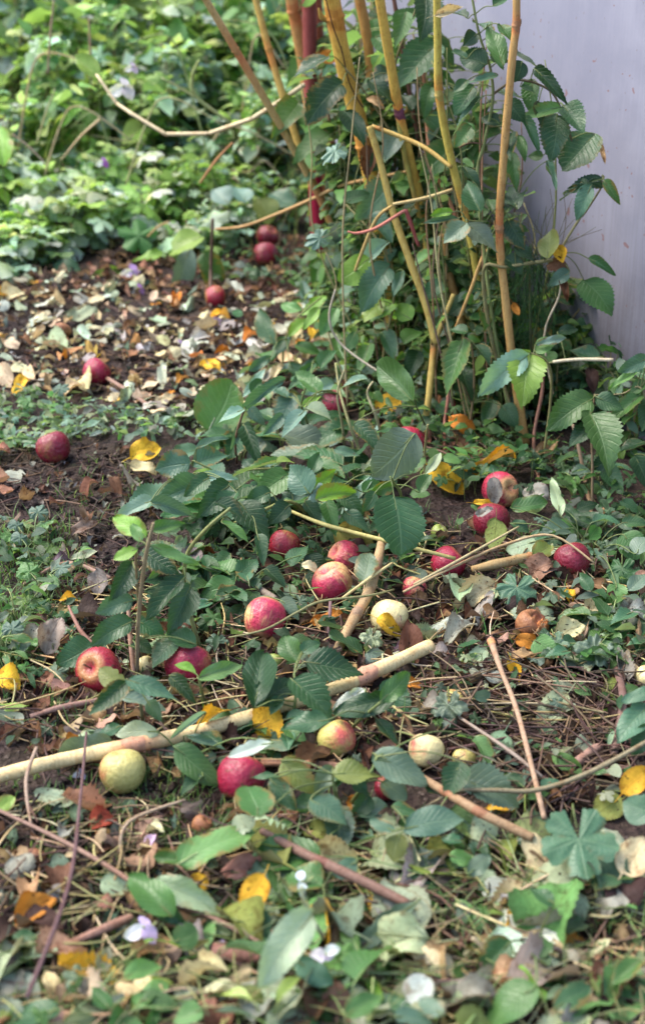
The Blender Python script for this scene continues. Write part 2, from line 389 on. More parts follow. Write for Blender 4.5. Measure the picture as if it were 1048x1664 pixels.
def wall():
    d = (WB-WA); L = d.length; d.normalize(); n = Vector((-d.y, d.x, 0)); n = n if n.x > 0 else -n       # n points away from the garden
    def slab(o, t0, t1, z0, z1, th0, th1, bev=.004):
        V = []; 
        for z in (z0, z1):
            for t, th in ((t0, th0), (t1, th0), (t1, th1), (t0, th1)): V.append(tuple(WA + d*t + n*th + Vector((0, 0, z))))
        o.add(V, [(0, 3, 2, 1), (4, 5, 6, 7), (0, 1, 5, 4), (1, 2, 6, 5), (2, 3, 7, 6), (3, 0, 4, 7)])
    root = empty('board_wall', WA)
    tag(root, 'pale lavender painted board wall behind the climbing stems, dirty near the soil', 'wall')
    m = MB(); slab(m, 0, L, -.05, 2.0, 0, .05); o = m.build('board', WALL, root); o.data.polygons.foreach_set('use_smooth', np.zeros(6, bool))
    m = MB(); slab(m, -.02, L+.02, 2.0, 2.06, -.02, .07); o = m.build('coping', WALL, root); o.data.polygons.foreach_set('use_smooth', np.zeros(6, bool))
wall()
def wall_gap(x, y):      # metres in front of the wall (positive = garden side)
    d = (WB-WA).normalized(); n = Vector((-d.y, d.x, 0)); n = n if n.x < 0 else -n
    return (Vector((x, y, 0))-WA).dot(n)

# ================================================================== apples
AP = dict(
    crimson=apple_material('crimson_apple_skin', (.42, .22, .06), (.23, .008, .030), .95, .35),
    dark=apple_material('dark_red_apple_skin', (.30, .16, .05), (.15, .007, .019), 1.0, .35),
    red=apple_material('red_apple_skin', (.46, .34, .07), (.23, .010, .022), .88, .5),
    striped=apple_material('striped_pink_apple_skin', (.62, .40, .16), (.36, .024, .055), .60, .85),
    blush=apple_material('blushed_green_apple_skin', (.52, .46, .13), (.46, .09, .065), .55, .6, scab=.3),
    green=apple_material('yellow_green_apple_skin', (.46, .40, .13), (.42, .13, .06), .34, .4, scab=.25),
    cream=apple_material('pale_yellow_apple_skin', (.72, .60, .28), (.55, .14, .09), .34, .5, scab=.25),
    crab=apple_material('small_green_apple_skin', (.26, .32, .07), (.2, .2, .06), .1, .3),
    rot=apple_material('rotten_apple_skin', (.42, .20, .08), (.20, .06, .03), .6, .5, .75))
FLESH = stem_material('browned_apple_flesh', .6, False)
def apple_mesh(rng, mat, squash=.9, bite=False):
    na, nb = 30, 20; V = []; F = []; ph = rng.uniform(0, 6); lean = rng.uniform(-.08, .08)
    for i in range(nb+1):
        u = i/nb; th = math.pi*u
        for j in range(na):
            p = 2*math.pi*j/na
            r = math.sin(th)**.86*(1+.10*math.cos(th)); z = math.cos(th)
            dip = .30*math.exp(-(math.sin(th)/.21)**2)*(1 if z > 0 else .55)
            zz = (z - math.copysign(dip, z))*squash*1.08
            r *= 1 + .030*math.cos(5*p+ph)*(1-z)*.6 + .02*math.cos(2*p+ph)
            x, y = r*math.cos(p), r*math.sin(p); x += lean*zz
            if bite:
                q = Vector((x, y, zz)) - Vector((.15, -.55, .85)); dd = q.length
                if dd < .75: 
                    k = (.75-dd)*.9+.06*math.sin(11*x+7*y)+.05*math.sin(17*zz); x += q.x/dd*k*-.2; y += .8*k; zz -= .75*k
            V.append((x, y, zz))
    for i in range(nb):
        for j in range(na): F.append((i*na+j, (i+1)*na+j, (i+1)*na+(j+1) % na, i*na+(j+1) % na))
    return new_mesh('apple', V, F, mat)
APPLES = []
def hides(p, k=.55):
    q = p-EYE; z = q.dot(FWD); x = CX+FPX*q.x/z; y = CY-FPX*q.dot(UP)/z
    return any(math.hypot(x-a, y-b) < k*d and z < zz+.02 for a, b, d, zz in APPLES)
def apple(px, py, dpx, kind, label, axis=(0, 0, 1), lift=0., stalk=False, calyx=True, squash=.9, name='apple', group='windfall apples', bite=False, spin=None):
    p = G(px, py, .03)
    for _ in range(3):
        r = dpx*.5*mpp(p); p = G(px, py, r*.93-.004+lift)
    o = link(name, apple_mesh(R, AP[kind], squash, bite)); o.location = p; o.scale = (r, r, r)
    q = Vector(axis).normalized().to_track_quat('Z', 'Y'); o.rotation_mode = 'QUATERNION'
    o.rotation_quaternion = q @ Matrix.Rotation(R.uniform(0, 6.28) if spin is None else spin, 3, 'Z').to_quaternion()
    tag(o, label, 'apple', group); APPLES.append((px, py, dpx, depth(p)))
    top = squash*1.08*.66; bot = -squash*1.08*.81
    if stalk:
        m = MB(); a = R.uniform(0, 6); m.tube([(0, 0, top-.04), (.05*math.cos(a), .05*math.sin(a), top+.22), (.16*math.cos(a), .16*math.sin(a), top+.52)], [.035, .03, .05], 6, (.16, .085, .045))
        me = new_mesh('stalk', np.concatenate(m.V), m.F, TWIG, np.concatenate(m.U), np.concatenate(m.T)); s = bpy.data.objects.new('stalk', me); C.objects.link(s); s.parent = o
    if bite:
        V = []; F = []; na, nb = 18, 12
        for i in range(nb+1):
            for j in range(na):
                th, ph = math.pi*i/nb, 2*math.pi*j/na; d = Vector((math.sin(th)*math.cos(ph), math.sin(th)*math.sin(ph), math.cos(th)))
                k = .66 + .10*math.sin(5*ph+3*th) + .07*math.sin(9*th+4*ph) + R.uniform(-.04, .04); V.append((d.x*k*1.05+.05, d.y*k*.55-.72, d.z*k+.12))
        for i in range(nb):
            for j in range(na): F.append((i*na+j, (i+1)*na+j, (i+1)*na+(j+1) % na, i*na+(j+1) % na))
        tn = np.array([(.42, .15, .045) if R.random() < .75 else (.55, .36, .18) for _ in V]); s = bpy.data.objects.new('flesh', new_mesh('flesh', V, F, FLESH, None, tn)); C.objects.link(s); s.parent = o
    if calyx:
        m = MB()
        for k in range(5):
            a = 2*math.pi*k/5+.3; c, s_ = math.cos(a), math.sin(a); 
            m.add([(c*.06-s_*.07, s_*.06+c*.07, bot+.0), (c*.06+s_*.07, s_*.06-c*.07, bot), (c*.20, s_*.20, bot-.13), (c*.13+s_*.02, s_*.13, bot-.22)], [(0, 1, 2), (0, 2, 3), (1, 3, 2)], None, (.10, .075, .035))
        m.tube([(0, 0, bot+.06), (0, 0, bot-.03)], [.13, .10], 8, (.05, .035, .02))
        me = new_mesh('calyx', np.concatenate(m.V), m.F, TWIG, np.concatenate(m.U), np.concatenate(m.T)); s = bpy.data.objects.new('calyx', me); C.objects.link(s); s.parent = o
    return o
cam_ax = lambda rx, uz, tc: tuple(RIGHT*rx + Vector((0, 0, 1))*uz + (EYE-Vector((0, 2.5, 0))).normalized()*tc)
apple(157, 605, 45, 'crimson', 'round crimson apple alone among pale litter on the path', cam_ax(.5, .6, -.3))
apple(88, 728, 55, 'dark', 'deep red apple beside the strip of creeping weeds, above the bare soil', cam_ax(-.3, .8, -.3))
apple(432, 414, 40, 'dark', 'dark red apple in the hollow, front one of the touching pair', cam_ax(.1, .9, -.6))
apple(434, 384, 36, 'dark', 'dark red apple in the hollow, rear one of the touching pair', cam_ax(.4, .5, .2), lift=.012)
apple(350, 482, 36, 'red', 'red apple half behind a thin upright stalk at the back edge of the path', cam_ax(.9, .1, -.2))
apple(545, 656, 46, 'dark', 'dark apple in deep shade behind the bluish bramble leaves', cam_ax(.2, .9, -.6))
apple(664, 722, 58, 'crimson', 'crimson apple mostly covered by a notched pale leaf near the cane bases', cam_ax(.2, .9, -.6))
apple(624, 479, 32, 'dark', 'small dark red apple deep behind the leaning ochre canes', cam_ax(0, 1, 0))
apple(811, 796, 59, 'striped', 'rosy apple showing its stalk hollow beneath the long yellow leaf', cam_ax(.55, .15, .75), spin=2.0, stalk=True)
apple(798, 847, 60, 'dark', 'dark red apple draped with a torn olive leaf', cam_ax(.1, .9, -.6))
apple(929, 911, 60, 'dark', 'glossy dark crimson apple beside a pinkish brown dead leaf', cam_ax(-.2, .9, -.6))
apple(727, 916, 56, 'crimson', 'purplish crimson apple under crossing straw stems', cam_ax(.6, .6, -.2))
apple(462, 886, 51, 'red', 'dull red apple with thin stems lying across it under a bramble leaf', cam_ax(.3, .9, -.6))
apple(561, 907, 56, 'striped', 'pink striped apple tucked behind another pink one beside an oval leaf', cam_ax(-.7, .5, .2))
apple(541, 948, 67, 'striped', 'pink striped apple with a yellow patch lying in front of its twin', cam_ax(-.5, .8, .1))
apple(430, 1006, 67, 'striped', 'pink and cream streaked apple on bare soil behind thorny stem', cam_ax(.25, .95, -.75), squash=.98)
apple(673, 957, 40, 'striped', 'small pink apple half hidden under a pale crumpled leaf', cam_ax(.3, .9, -.6))
apple(632, 1004, 61, 'cream', 'pale yellow apple beside the tilted grey stick', cam_ax(.2, .9, -.6))
apple(305, 1080, 74, 'crimson', 'purple crimson apple with bright green lance leaf in front', cam_ax(.3, .9, -.6))
apple(162, 1090, 76, 'red', 'red apple turned with its green stalk hollow to the viewer', cam_ax(-.35, .25, .8), spin=1.0, stalk=True)
apple(236, 1082, 30, 'cream', 'little tan apple next to two thin upright stems', cam_ax(.6, .5, .2), stalk=False, squash=1.1)
apple(445, 1075, 27, 'crab', 'tiny green apple with long stalk behind tall dark leaves', cam_ax(.2, .9, -.6), stalk=True)
apple(713, 866, 27, 'crab', 'tiny green apple among dry stems above the crimson one', cam_ax(.3, .8, .2), stalk=False)
apple(548, 1202, 63, 'blush', 'pink flushed green apple with dried calyx facing the viewer', cam_ax(-.42, .75, -.55), spin=3.0)
apple(692, 1221, 58, 'cream', 'yellowish pink apple between two dark green leaves above the brown stick', cam_ax(.2, .9, -.6))
apple(754, 1236, 40, 'green', 'small pale green apple right of the yellowish pink one', cam_ax(.1, .9, -.6))
apple(391, 1264, 80, 'crimson', 'large bright crimson apple below the pale stalk', cam_ax(.25, .9, -.6))
apple(200, 1254, 74, 'green', 'yellow green apple touching the long pale stalk', cam_ax(-.1, .9, -.3))
apple(629, 1281, 42, 'dark', 'dark red apple peeping from beneath large grey green leaves', cam_ax(0, 1, 0))
apple(735, 1137, 34, 'blush', 'brownish pink apple peeping from wilted grey leaves', cam_ax(.3, .8, 0), stalk=False)
apple(1050, 1101, 40, 'cream', 'peach coloured apple cut by the frame edge above bluish leaves', cam_ax(0, 1, 0))
apple(862, 1017, 50, 'rot', 'half eaten apple with browned flesh above an orange leaf', cam_ax(.1, .8, .1), stalk=False, calyx=False, squash=1.0, bite=True, spin=0)
apple(328, 1342, 36, 'rot', 'shrivelled brown apple on dark soil behind the folded pale leaf', cam_ax(.5, .7, 0), calyx=False)
apple(58, 1396, 36, 'rot', 'greenish brown rotten apple beside a grey triangular leaf', cam_ax(.3, .9, -.6), stalk=False)
apple(103, 536, 30, 'rot', 'squashed reddish brown apple in the leaf litter behind the crimson one', cam_ax(.3, .9, -.6), stalk=False, squash=.6)

# ================================================================== canes, sticks, stems
def cane(name, pts, r_px, label, cat, color, nodes=(), mat=None, group=None, sides=12, nodecol=None, branches=(), taper=None, node_r=1.16, tintf=None):
    """pts: world points base..tip; r in metres; nodes: fractions along the polyline that carry a swollen joint."""
    if cat == 'cane': r_px = [q*.9 for q in r_px]
    P, Q, K = smooth_path(pts, r_px if isinstance(r_px, list) else [r_px]*len(pts), 6)
    c = sum((Vector(p) for p in pts[:1]), Vector()); root = empty(name, (c.x, c.y, c.z))
    m = MB(); nodecol = nodecol or tuple(a*b for a, b in zip(color, (.85, .62, .55)))
    def tint(k):
        t = 1.0
        for n in nodes:
            d = (k-n)*8
            t -= .45*math.exp(-(d/.25)**2)
        g = max(.55, t); f = (1.0, g, g*.92)
        return tuple(a*b for a, b in zip(color, f)) if tintf is None else tintf(k, color)
    m.tube(pts, r_px, sides, tint, True, 8); m.build('shaft', mat or STEM, root)
    for n in nodes:
        i = min(range(len(K)), key=lambda q: abs(K[q]-n)); d = (P[min(i+1, len(P)-1)]-P[max(i-1, 0)]).normalized(); rr = Q[i]
        mm = MB(); h = rr*.9
        mm.tube([P[i]-d*h*1.6, P[i]-d*h*.5, P[i]+d*h*.15, P[i]+d*h*.5, P[i]+d*h*1.7], [rr*.97, rr*1.05, rr*node_r, rr*1.07, rr*.96], sides, nodecol, False, 3); nd = mm.build('node', mat or STEM, root)
        if cat == 'cane':
            side = d.cross(Vector((R.uniform(-1, 1), R.uniform(-1, 1), .1))).normalized(); b = MB(); b.tube([P[i]+side*rr*.8, P[i]+side*rr*1.5+d*rr*.5, P[i]+side*rr*1.7+d*rr*1.6], [rr*.42, rr*.34, rr*.06], 6, tuple(q*.55 for q in color)); b.build('bud', STEM, root)
    for b in branches:
        mm = MB(); mm.tube(b[0], b[1], 7, color); mm.build('side_shoot', mat or STEM, root)
    tag(root, label, cat, group); return root
OCH = (.56, .33, .075); OCH2 = (.60, .42, .10); TAN = (.42, .255, .10); GRN = (.30, .29, .07)
KG = 'upright canes of the clump by the wall'
def up(*pp): return [D(x, y, Y) for x, y, Y in pp]
cane('cane', [G(590, 505)] + up((573, 430, 3.86), (490, 265, 3.74), (335, 0, 3.62), (290, -80, 3.58)), [.0115, .0115, .011, .010, .0095], 'thin tan cane leaning far left from behind the clump', 'cane', (.52, .36, .16), (.42, .66), group=KG)
cane('cane', [G(572, 470)] + up((532, 350, 3.86), (495, 265, 3.90), (443, 100, 3.94), (416, 0, 3.96), (395, -80, 3.96)), [.0115, .0115, .011, .0105, .010, .010], 'thin yellow cane crossing just behind the leaning tan one', 'cane', (.54, .36, .10), (.38, .62), group=KG)
cane('cane', [G(530, 446)] + up((515, 260, 4.35), (498, 130, 4.33), (474, 0, 4.3), (458, -80, 4.3)), [.021, .021, .021, .020, .019], 'broad orange ochre cane left of the dark crimson one', 'cane', (.54, .30, .11), (.7,), group=KG)
cane('cane', [G(532, 462)] + up((522, 430, 4.28), (514, 330, 4.27), (507, 190, 4.25), (504, 90, 4.25), (501, -60, 4.24)), [.031, .027, .024, .023, .022, .022], 'thick dark crimson cane with dull red upper half', 'cane', (.19, .012, .03), (), group=KG,
     tintf=lambda k, c: (.32, .012, .042) if k < .58 else (.25, .06, .05))
cane('cane', [G(549, 470)] + up((540, 270, 4.3), (520, 60, 4.3), (515, -40, 4.3)), [.013]*4, 'dull brick red cane between crimson and yellow ones', 'cane', (.34, .10, .06), (), group=KG)
cane('cane', [G(646, 620)] + up((622, 400, 3.52), (592, 238, 3.5), (570, 150, 3.5), (550, 60, 3.48), (534, -30, 3.46), (520, -110, 3.45)), [.019, .020, .0215, .0225, .0225, .022, .021], 'thickest golden cane with dark tendril running up it', 'cane', (.64, .40, .085), (.33, .72), group=KG, sides=16)
cane('cane', [G(712, 590)] + up((702, 470, 3.42), (690, 362, 3.40), (668, 270, 3.38), (649, 185, 3.36), (632, 90, 3.33), (615, -15, 3.3), (602, -110, 3.3)), [.0115, .012, .0125, .013, .0125, .012, .012, .011], 'golden cane with a purple joint a third of the way down', 'cane', (.62, .40, .09), (.575,), group=KG, nodecol=(.17, .055, .085), sides=14)
cane('cane', [G(800, 690)] + up((786, 560, 3.15), (772, 430, 3.15), (752, 335, 3.15), (731, 250, 3.14), (713, 155, 3.13), (711, 60, 3.12), (709, -30, 3.1), (708, -110, 3.1)), [.0085, .009, .0095, .0095, .0095, .0095, .009, .0088, .0085], 'greenish yellow cane with a pale joint, second from the wall', 'cane', (.55, .44, .10), (.38, .63), group=KG, nodecol=(.45, .33, .09), sides=14)
cane('cane', [G(853, 722)] + up((838, 625, 2.99), (829, 560, 2.99), (819, 470, 2.99), (811, 372, 2.99), (819, 240, 2.98), (832, 95, 2.97), (838, 42, 2.97), (839, -30, 2.97), (842, -110, 2.97)), [.0125, .0105, .0105, .0098, .0095, .0093, .009, .009, .0085, .008], 'straight tan orange cane standing nearest the wall', 'cane', (.50, .30, .115), (.445, .775), group=KG, nodecol=(.40, .20, .09), sides=14)
cane('cane', [G(691, 722), *up((690, 690, 3.03), (697, 640, 3.06), (705, 560, 3.1))] + up((706, 552, 3.1), (690, 490, 3.12), (668, 430, 3.14), (640, 350, 3.17), (618, 265, 3.19), (600, 205, 3.2)), [.008, .0085, .0085, .0085, .0095, .0095, .0095, .009, .0085, .008], 'olive cane bent at a joint in front of the golden ones', 'cane', (.43, .32, .095), (.33,), group=KG, nodecol=(.26, .17, .06),
     branches=[([D(706, 556, 3.1), D(720, 520, 3.11), D(737, 478, 3.12)], [.007, .006, .005])])
cane('cane', up((604, 205, 3.22), (650, 222, 3.2), (690, 240, 3.17), (733, 272, 3.13)), [.005, .0055, .0055, .005], 'short yellow side cane slanting down between two uprights', 'cane', (.46, .32, .10), (.1,), group=KG)
cane('cane', [G(733, 600)] + up((712, 480, 3.35), (676, 330, 3.36), (655, 240, 3.36), (641, 150, 3.36)), [.0065]*5, 'thin olive cane behind the bent one', 'cane', (.36, .30, .08), (.5,), group=KG)
cane('cane', [G(664, 560)] + up((640, 440, 3.72), (622, 330, 3.7), (612, 200, 3.68), (596, 60, 3.66), (575, -40, 3.66)), [.016, .016, .0155, .015, .014, .014], 'orange brown cane in shade behind the thickest one', 'cane', (.40, .21, .06), (.4,), group=KG)
cane('cane', [G(800, 640)] + up((757, 420, 3.3), (735, 340, 3.32), (700, 260, 3.4), (690, 150, 3.5), (685, 60, 3.5), (684, -20, 3.5)), [.005]*7, 'thin reddish cane close against the wall', 'cane', (.36, .17, .10), (), group=KG)
cane('cane', [G(770, 650)] + up((700, 330, 3.5), (667, 160, 3.5), (650, 60, 3.5), (637, -20, 3.5)), [.0055]*5, 'thin dark brown cane behind the purple jointed one', 'cane', (.17, .08, .06), (), group=KG)
cane('cane', [G(742, 612)] + up((758, 560, 3.2), (728, 440, 3.22), (718, 380, 3.24)), [.011, .011, .010, .008], 'stubby brown broken cane low in the clump', 'cane', (.33, .20, .075), (.3,), group=KG)
# dry shoots and twigs around the clump
def twig(pts, r, label, col, cat='twig', name='twig', group=None, sides=6, mat=None, lin=False):
    m = MB(); pts = [Vector(p) for p in pts]
    if lin: pts = [q for i in range(len(pts)-1) for q in (pts[i].lerp(pts[i+1], .06), pts[i].lerp(pts[i+1], .94))]; r = [q for i in range(len(r)-1) for q in (r[i], r[i+1])]
    m.tube(pts, r, sides, col, True, 3 if lin else 5); o = m.build(name, mat or TWIG); tag(o, label, cat, group); return o
KT = 'thin shoots around the canes'
twig(up((155, 118, 4.3), (190, 168, 4.25), (215, 185, 4.2), (270, 218, 4.15), (340, 217, 4.1), (410, 193, 4.0), (450, 168, 3.95), (497, 136, 3.9)), [.004, .005, .0058, .006, .006, .0062, .0062, .006], 'pale zigzag shoot arching left over the weeds', (.60, .50, .30), group=KT, lin=True)
twig(up((350, 372, 4.2), (395, 368, 4.1), (450, 348, 4.0), (510, 322, 3.8), (560, 300, 3.6), (640, 283, 3.45), (665, 278, 3.4)), [.003, .0045, .0045, .0045, .0045, .004, .003], 'long tan shoot passing in front of the crimson cane', (.44, .28, .12), group=KT)
twig(up((565, 376, 3.1), (580, 379, 3.1), (610, 371, 3.1), (640, 353, 3.1), (659, 341, 3.1)), [.002, .0035, .004, .004, .004], 'curved pinkish shoot in front of the olive cane', (.48, .17, .12), group=KT)
twig(up((659, 341, 3.1), (668, 365, 3.1), (680, 400, 3.1)), [.005, .0045, .0035], 'short dark red shoot hanging from the curved pinkish one', (.28, .07, .06), group=KT)
twig(up((638, 332, 3.1), (690, 322, 3.1), (735, 308, 3.1)), [.004, .0045, .004], 'pale straw shoot crossing the golden canes', (.48, .38, .17), group=KT)
twig(up((570, 460, 3.2), (590, 405, 3.16), (612, 355, 3.14), (636, 335, 3.1)), [.003, .004, .004, .003], 'thin yellow shoot leaning behind the curved pinkish one', (.46, .33, .12), group=KT)
twig([G(876, 780), G(868, 745), *up((868, 700, 2.95), (880, 640, 2.96), (882, 600, 2.97))], [.0045, .0045, .004, .004, .003], 'bare pinkish brown stem looping up beside the nearest cane', (.33, .17, .12), group=KT)
twig([G(722, 745), *up((722, 690, 3.0), (728, 640, 3.02), (722, 600, 3.05))], [.004]*4, 'thin red brown stem in the shade right of the bent cane', (.30, .13, .09), group=KT)
twig([G(745, 712), *up((737, 660, 3.08), (727, 610, 3.1))], [.006, .005, .004], 'dark red short stem beside an orange leaf', (.17, .03, .035), group=KT)
twig([G(962, 842), *up((952, 790, 2.75), (938, 720, 2.8), (930, 690, 2.83))], [.005, .005, .004, .0035], 'bare grey brown stem rising right of the dark green leaf', (.27, .19, .12), group=KT)
twig(up((735, 545, 3.05), (765, 470, 3.05), (783, 420, 3.06), (797, 400, 3.06)), [.003, .004, .004, .002], 'dry golden shoot with pale tip crossing the dark stems', (.44, .28, .10), group=KT)
twig(up((898, 640, 2.93), (884, 545, 2.95), (908, 480, 2.96), (912, 440, 2.97)), [.0025]*4, 'hair thin pale stem rising in front of the wall', (.44, .38, .26), group=KT)
twig(up((898, 588, 2.86), (940, 584, 2.84), (996, 585, 2.82)), [.004, .004, .0045], 'short stick with whitened tip pointing right across the wall', (.50, .44, .30), group=KT)
twig([G(343, 505), *up((343, 440, 4.12), (345, 380, 4.1), (346, 355, 4.1))], [.006, .006, .005, .004], 'dark upright stalk in front of the half hidden red apple', (.13, .085, .06), group=KT)
twig([D(640, 620, 3.0), D(560, 565, 3.1), D(535, 520, 3.12), D(545, 470, 3.15)], [.0025, .003, .003, .002], 'limp grey stem looping down before the white gap', (.30, .27, .2), group=KT)
twig([G(585, 790), D(584, 735, 2.85), D(568, 690, 2.85), D(553, 640, 2.9), D(545, 590, 2.95)], [.003, .0035, .0035, .003, .002], 'slender green brown stem between bluish leaves and the notched leaf', (.27, .27, .12), group=KT)
twig([G(625, 735), D(612, 680, 2.85), D(597, 640, 2.86), D(606, 620, 2.86)], [.003, .003, .003, .002], 'hooked pale stem left of the yellow heart leaf', (.40, .36, .2), group=KT)
m = MB(); m.tube(up((525, -20, 3.44), (540, 40, 3.44), (556, 85, 3.455), (566, 130, 3.47), (580, 160, 3.475), (590, 175, 3.475)), .0016, 5, (.05, .02, .02), True, 6)
tag(m.build('dried_tendril', TWIG), 'dark dried tendril twisted along the thickest golden cane', 'tendril')
# sticks on the ground
def gp(*pp): return [G(x, y, h) for x, y, h in pp]
cane('dead_stalk', gp((-40, 1272, .03), (60, 1245, .035), (120, 1231, .035), (215, 1212, .036), (350, 1181, .036), (480, 1141, .037), (560, 1112, .038), (592, 1098, .038), (640, 1076, .04), (699, 1049, .042)), [.0105, .0105, .0105, .0118, .0105, .0108, .0105, .0135, .0112, .0108],
     'long pale straw coloured stalk lying slantwise across the middle of the garden floor', 'stalk', (.68, .53, .29), (.335, .785), mat=TWIG, nodecol=(.52, .27, .17), sides=16, node_r=1.08)
cane('dead_stalk', gp((548, 1056, .02), (575, 1005, .035), (600, 960, .05), (616, 900, .075), (622, 868, .09)), [.0075, .0095, .0095, .0085, .007], 'grey tan stick propped upright behind the pale yellow apple', 'stalk', (.36, .25, .14), (.3, .65), mat=TWIG, nodecol=(.27, .18, .11))
cane('dead_stalk', gp((797, 1040, .05), (812, 1085, .055), (838, 1150, .055), (862, 1240, .05), (884, 1330, .04)), [.0065, .004, .004, .0038, .0038], 'slim pinkish brown stick pointing towards the big lobed leaf', 'stalk', (.33, .225, .16), (.03,), mat=TWIG, nodecol=(.5, .24, .10))
cane('dead_stalk', gp((425, 1350, .05), (490, 1385, .06), (560, 1418, .06), (665, 1470, .045)), [.0045, .0062, .0068, .006], 'purplish brown stick lying under the lower green leaves', 'stalk', (.17, .10, .08), (.5,), mat=TWIG)
cane('dead_stalk', gp((682, 1262, .05), (735, 1294, .065), (790, 1326, .065), (866, 1362, .05)), [.0055, .0065, .0068, .006], 'tan brown stick running below the yellowish pink apple', 'stalk', (.28, .185, .11), (.3, .62), mat=TWIG)
cane('dead_stalk', gp((425, 1240, .02), (480, 1240, .02), (555, 1246, .02)), [.006]*3, 'straight reddish brown stick right of the bright crimson apple', 'stalk', (.36, .19, .12), (), mat=TWIG)
cane('dead_stalk', gp((766, 926, .025), (810, 916, .03), (866, 904, .03)), [.0065, .0095, .0085], 'thick short tan stalk piece left of the pinkish dead leaf', 'stalk', (.36, .25, .12), (.9,), mat=TWIG)
cane('dead_stalk', gp((388, 944, .03), (420, 958, .03), (448, 975, .03)), [.007, .008, .007], 'grey rotten stick end behind the streaked apple', 'stalk', (.22, .18, .15), (), mat=TWIG)
GS = 'thin stems lying over the garden floor'
def gtwig(label, col, r, *pp, sides=6, cat='stem', name='thin_stem'): return twig(gp(*pp), r, label, col, cat, name, GS, sides)
gtwig('long arching green brown bramble stem in front of the brown stick', (.20, .17, .10), [.0022, .0026, .0032, .0034, .0034, .0034], (690, 1312, .03), (740, 1287, .06), (800, 1284, .07), (870, 1284, .07), (960, 1254, .09), (1070, 1194, .12))
gtwig('dark purple brown stem standing out of focus near the viewer', (.115, .065, .065), [.0018, .0022, .0026, .0028], (141, 1190, .05), (131, 1300, .09), (112, 1440, .12), (45, 1620, .13))
gtwig('brown twig sloping across the dark soil at the lower edge', (.24, .15, .11), [.0025, .003, .0035, .0035, .0033, .003], (-20, 1308, .05), (85, 1358, .03), (170, 1404, .03), (260, 1462, .035), (335, 1486, .035), (425, 1534, .03))
gtwig('yellow green stem running over the apples towards the crossing straws', (.36, .33, .12), [.003, .0042, .0042, .004, .0035], (462, 826, .08), (520, 850, .09), (566, 863, .09), (640, 882, .09), (740, 908, .07))
gtwig('thorny green brown stem passing before the streaked apple', (.20, .20, .09), [.0016, .002, .0023, .0023, .002, .0016], (372, 1036, .04), (431, 1023, .06), (483, 995, .06), (523, 977, .07), (598, 968, .07), (640, 958, .05))
gtwig('straight straw leaning from the grey stick to the paired apples', (.50, .42, .2), [.0022, .003, .0025], (556, 972, .06), (600, 940, .075), (637, 915, .08))
gtwig('tan straw crossing in front of the purplish crimson apple', (.38, .28, .15), [.0022, .0027, .0027, .0023, .002], (655, 962, .05), (752, 914, .07), (823, 884, .07), (897, 870, .08), (965, 915, .05))
gtwig('pale straw parallel to the tan one, ending near the draped apple', (.42, .36, .19), [.0025, .0025, .002], (672, 950, .05), (760, 902, .08), (842, 856, .07))
gtwig('pinkish straw standing beside the slender green stem, left of the purple apple', (.44, .27, .19), [.0035, .004, .003], (218, 1098, .01), (212, 1030, .07), (209, 985, .11))
gtwig('thin purple stalk standing in front of the striped pair', (.17, .10, .10), [.004, .003], (534, 1044, .01), (537, 975, .06))
gtwig('thin reddish twig behind the turned red apple', (.23, .12, .09), [.003, .004, .003, .002], (166, 1060, .04), (135, 1030, .06), (120, 1003, .07), (112, 985, .07))
gtwig('brown stem lying flat behind the turned red apple', (.23, .14, .11), [.004, .005, .004], (50, 1165, .02), (100, 1150, .025), (180, 1135, .02))
gtwig('thin grey twig in front of the wilted grey leaves', (.25, .2, .16), [.0025, .003, .0025], (745, 1165, .03), (820, 1215, .05), (880, 1262, .04))
gtwig('dark stick on the ground at the right below the tangle of dry stems', (.14, .085, .07), [.006, .007, .006], (1000, 1085, .02), (1012, 1140, .03), (995, 1230, .02))
gtwig('brown bark strip near the small green lobed leaf', (.28, .17, .13), [.008, .009, .006], (935, 1240, .02), (960, 1222, .02), (975, 1213, .02))
gtwig('reddish brown fallen twig under the lilac flower', (.26, .15, .11), [.005, .006, .005], (90, 1545, .02), (180, 1505, .03), (215, 1490, .03))
gtwig('red brown bark piece at the lower centre, out of focus', (.22, .11, .085), [.011, .012, .009], (345, 1548, .02), (385, 1553, .02), (425, 1558, .02))
gtwig('twig along the back of the bare soil', (.25, .16, .12), [.004, .005, .004], (180, 940, .02), (110, 915, .02), (40, 950, .015))
gtwig('curved stem on the bare soil behind the yellow leaf', (.26, .17, .13), [.006, .006, .004], (175, 615, .02), (215, 640, .02), (250, 665, .015))
gtwig('thin pale stem rising above the pinkish petal', (.36, .27, .18), [.002, .0025, .002], (195, 1385, .02), (210, 1335, .05), (300, 1300, .04))
gtwig('thin pale twig hanging left over the dark soil', (.30, .22, .16), [.002, .003, .0025], (52, 1345, .02), (43, 1270, .05), (60, 1215, .06))
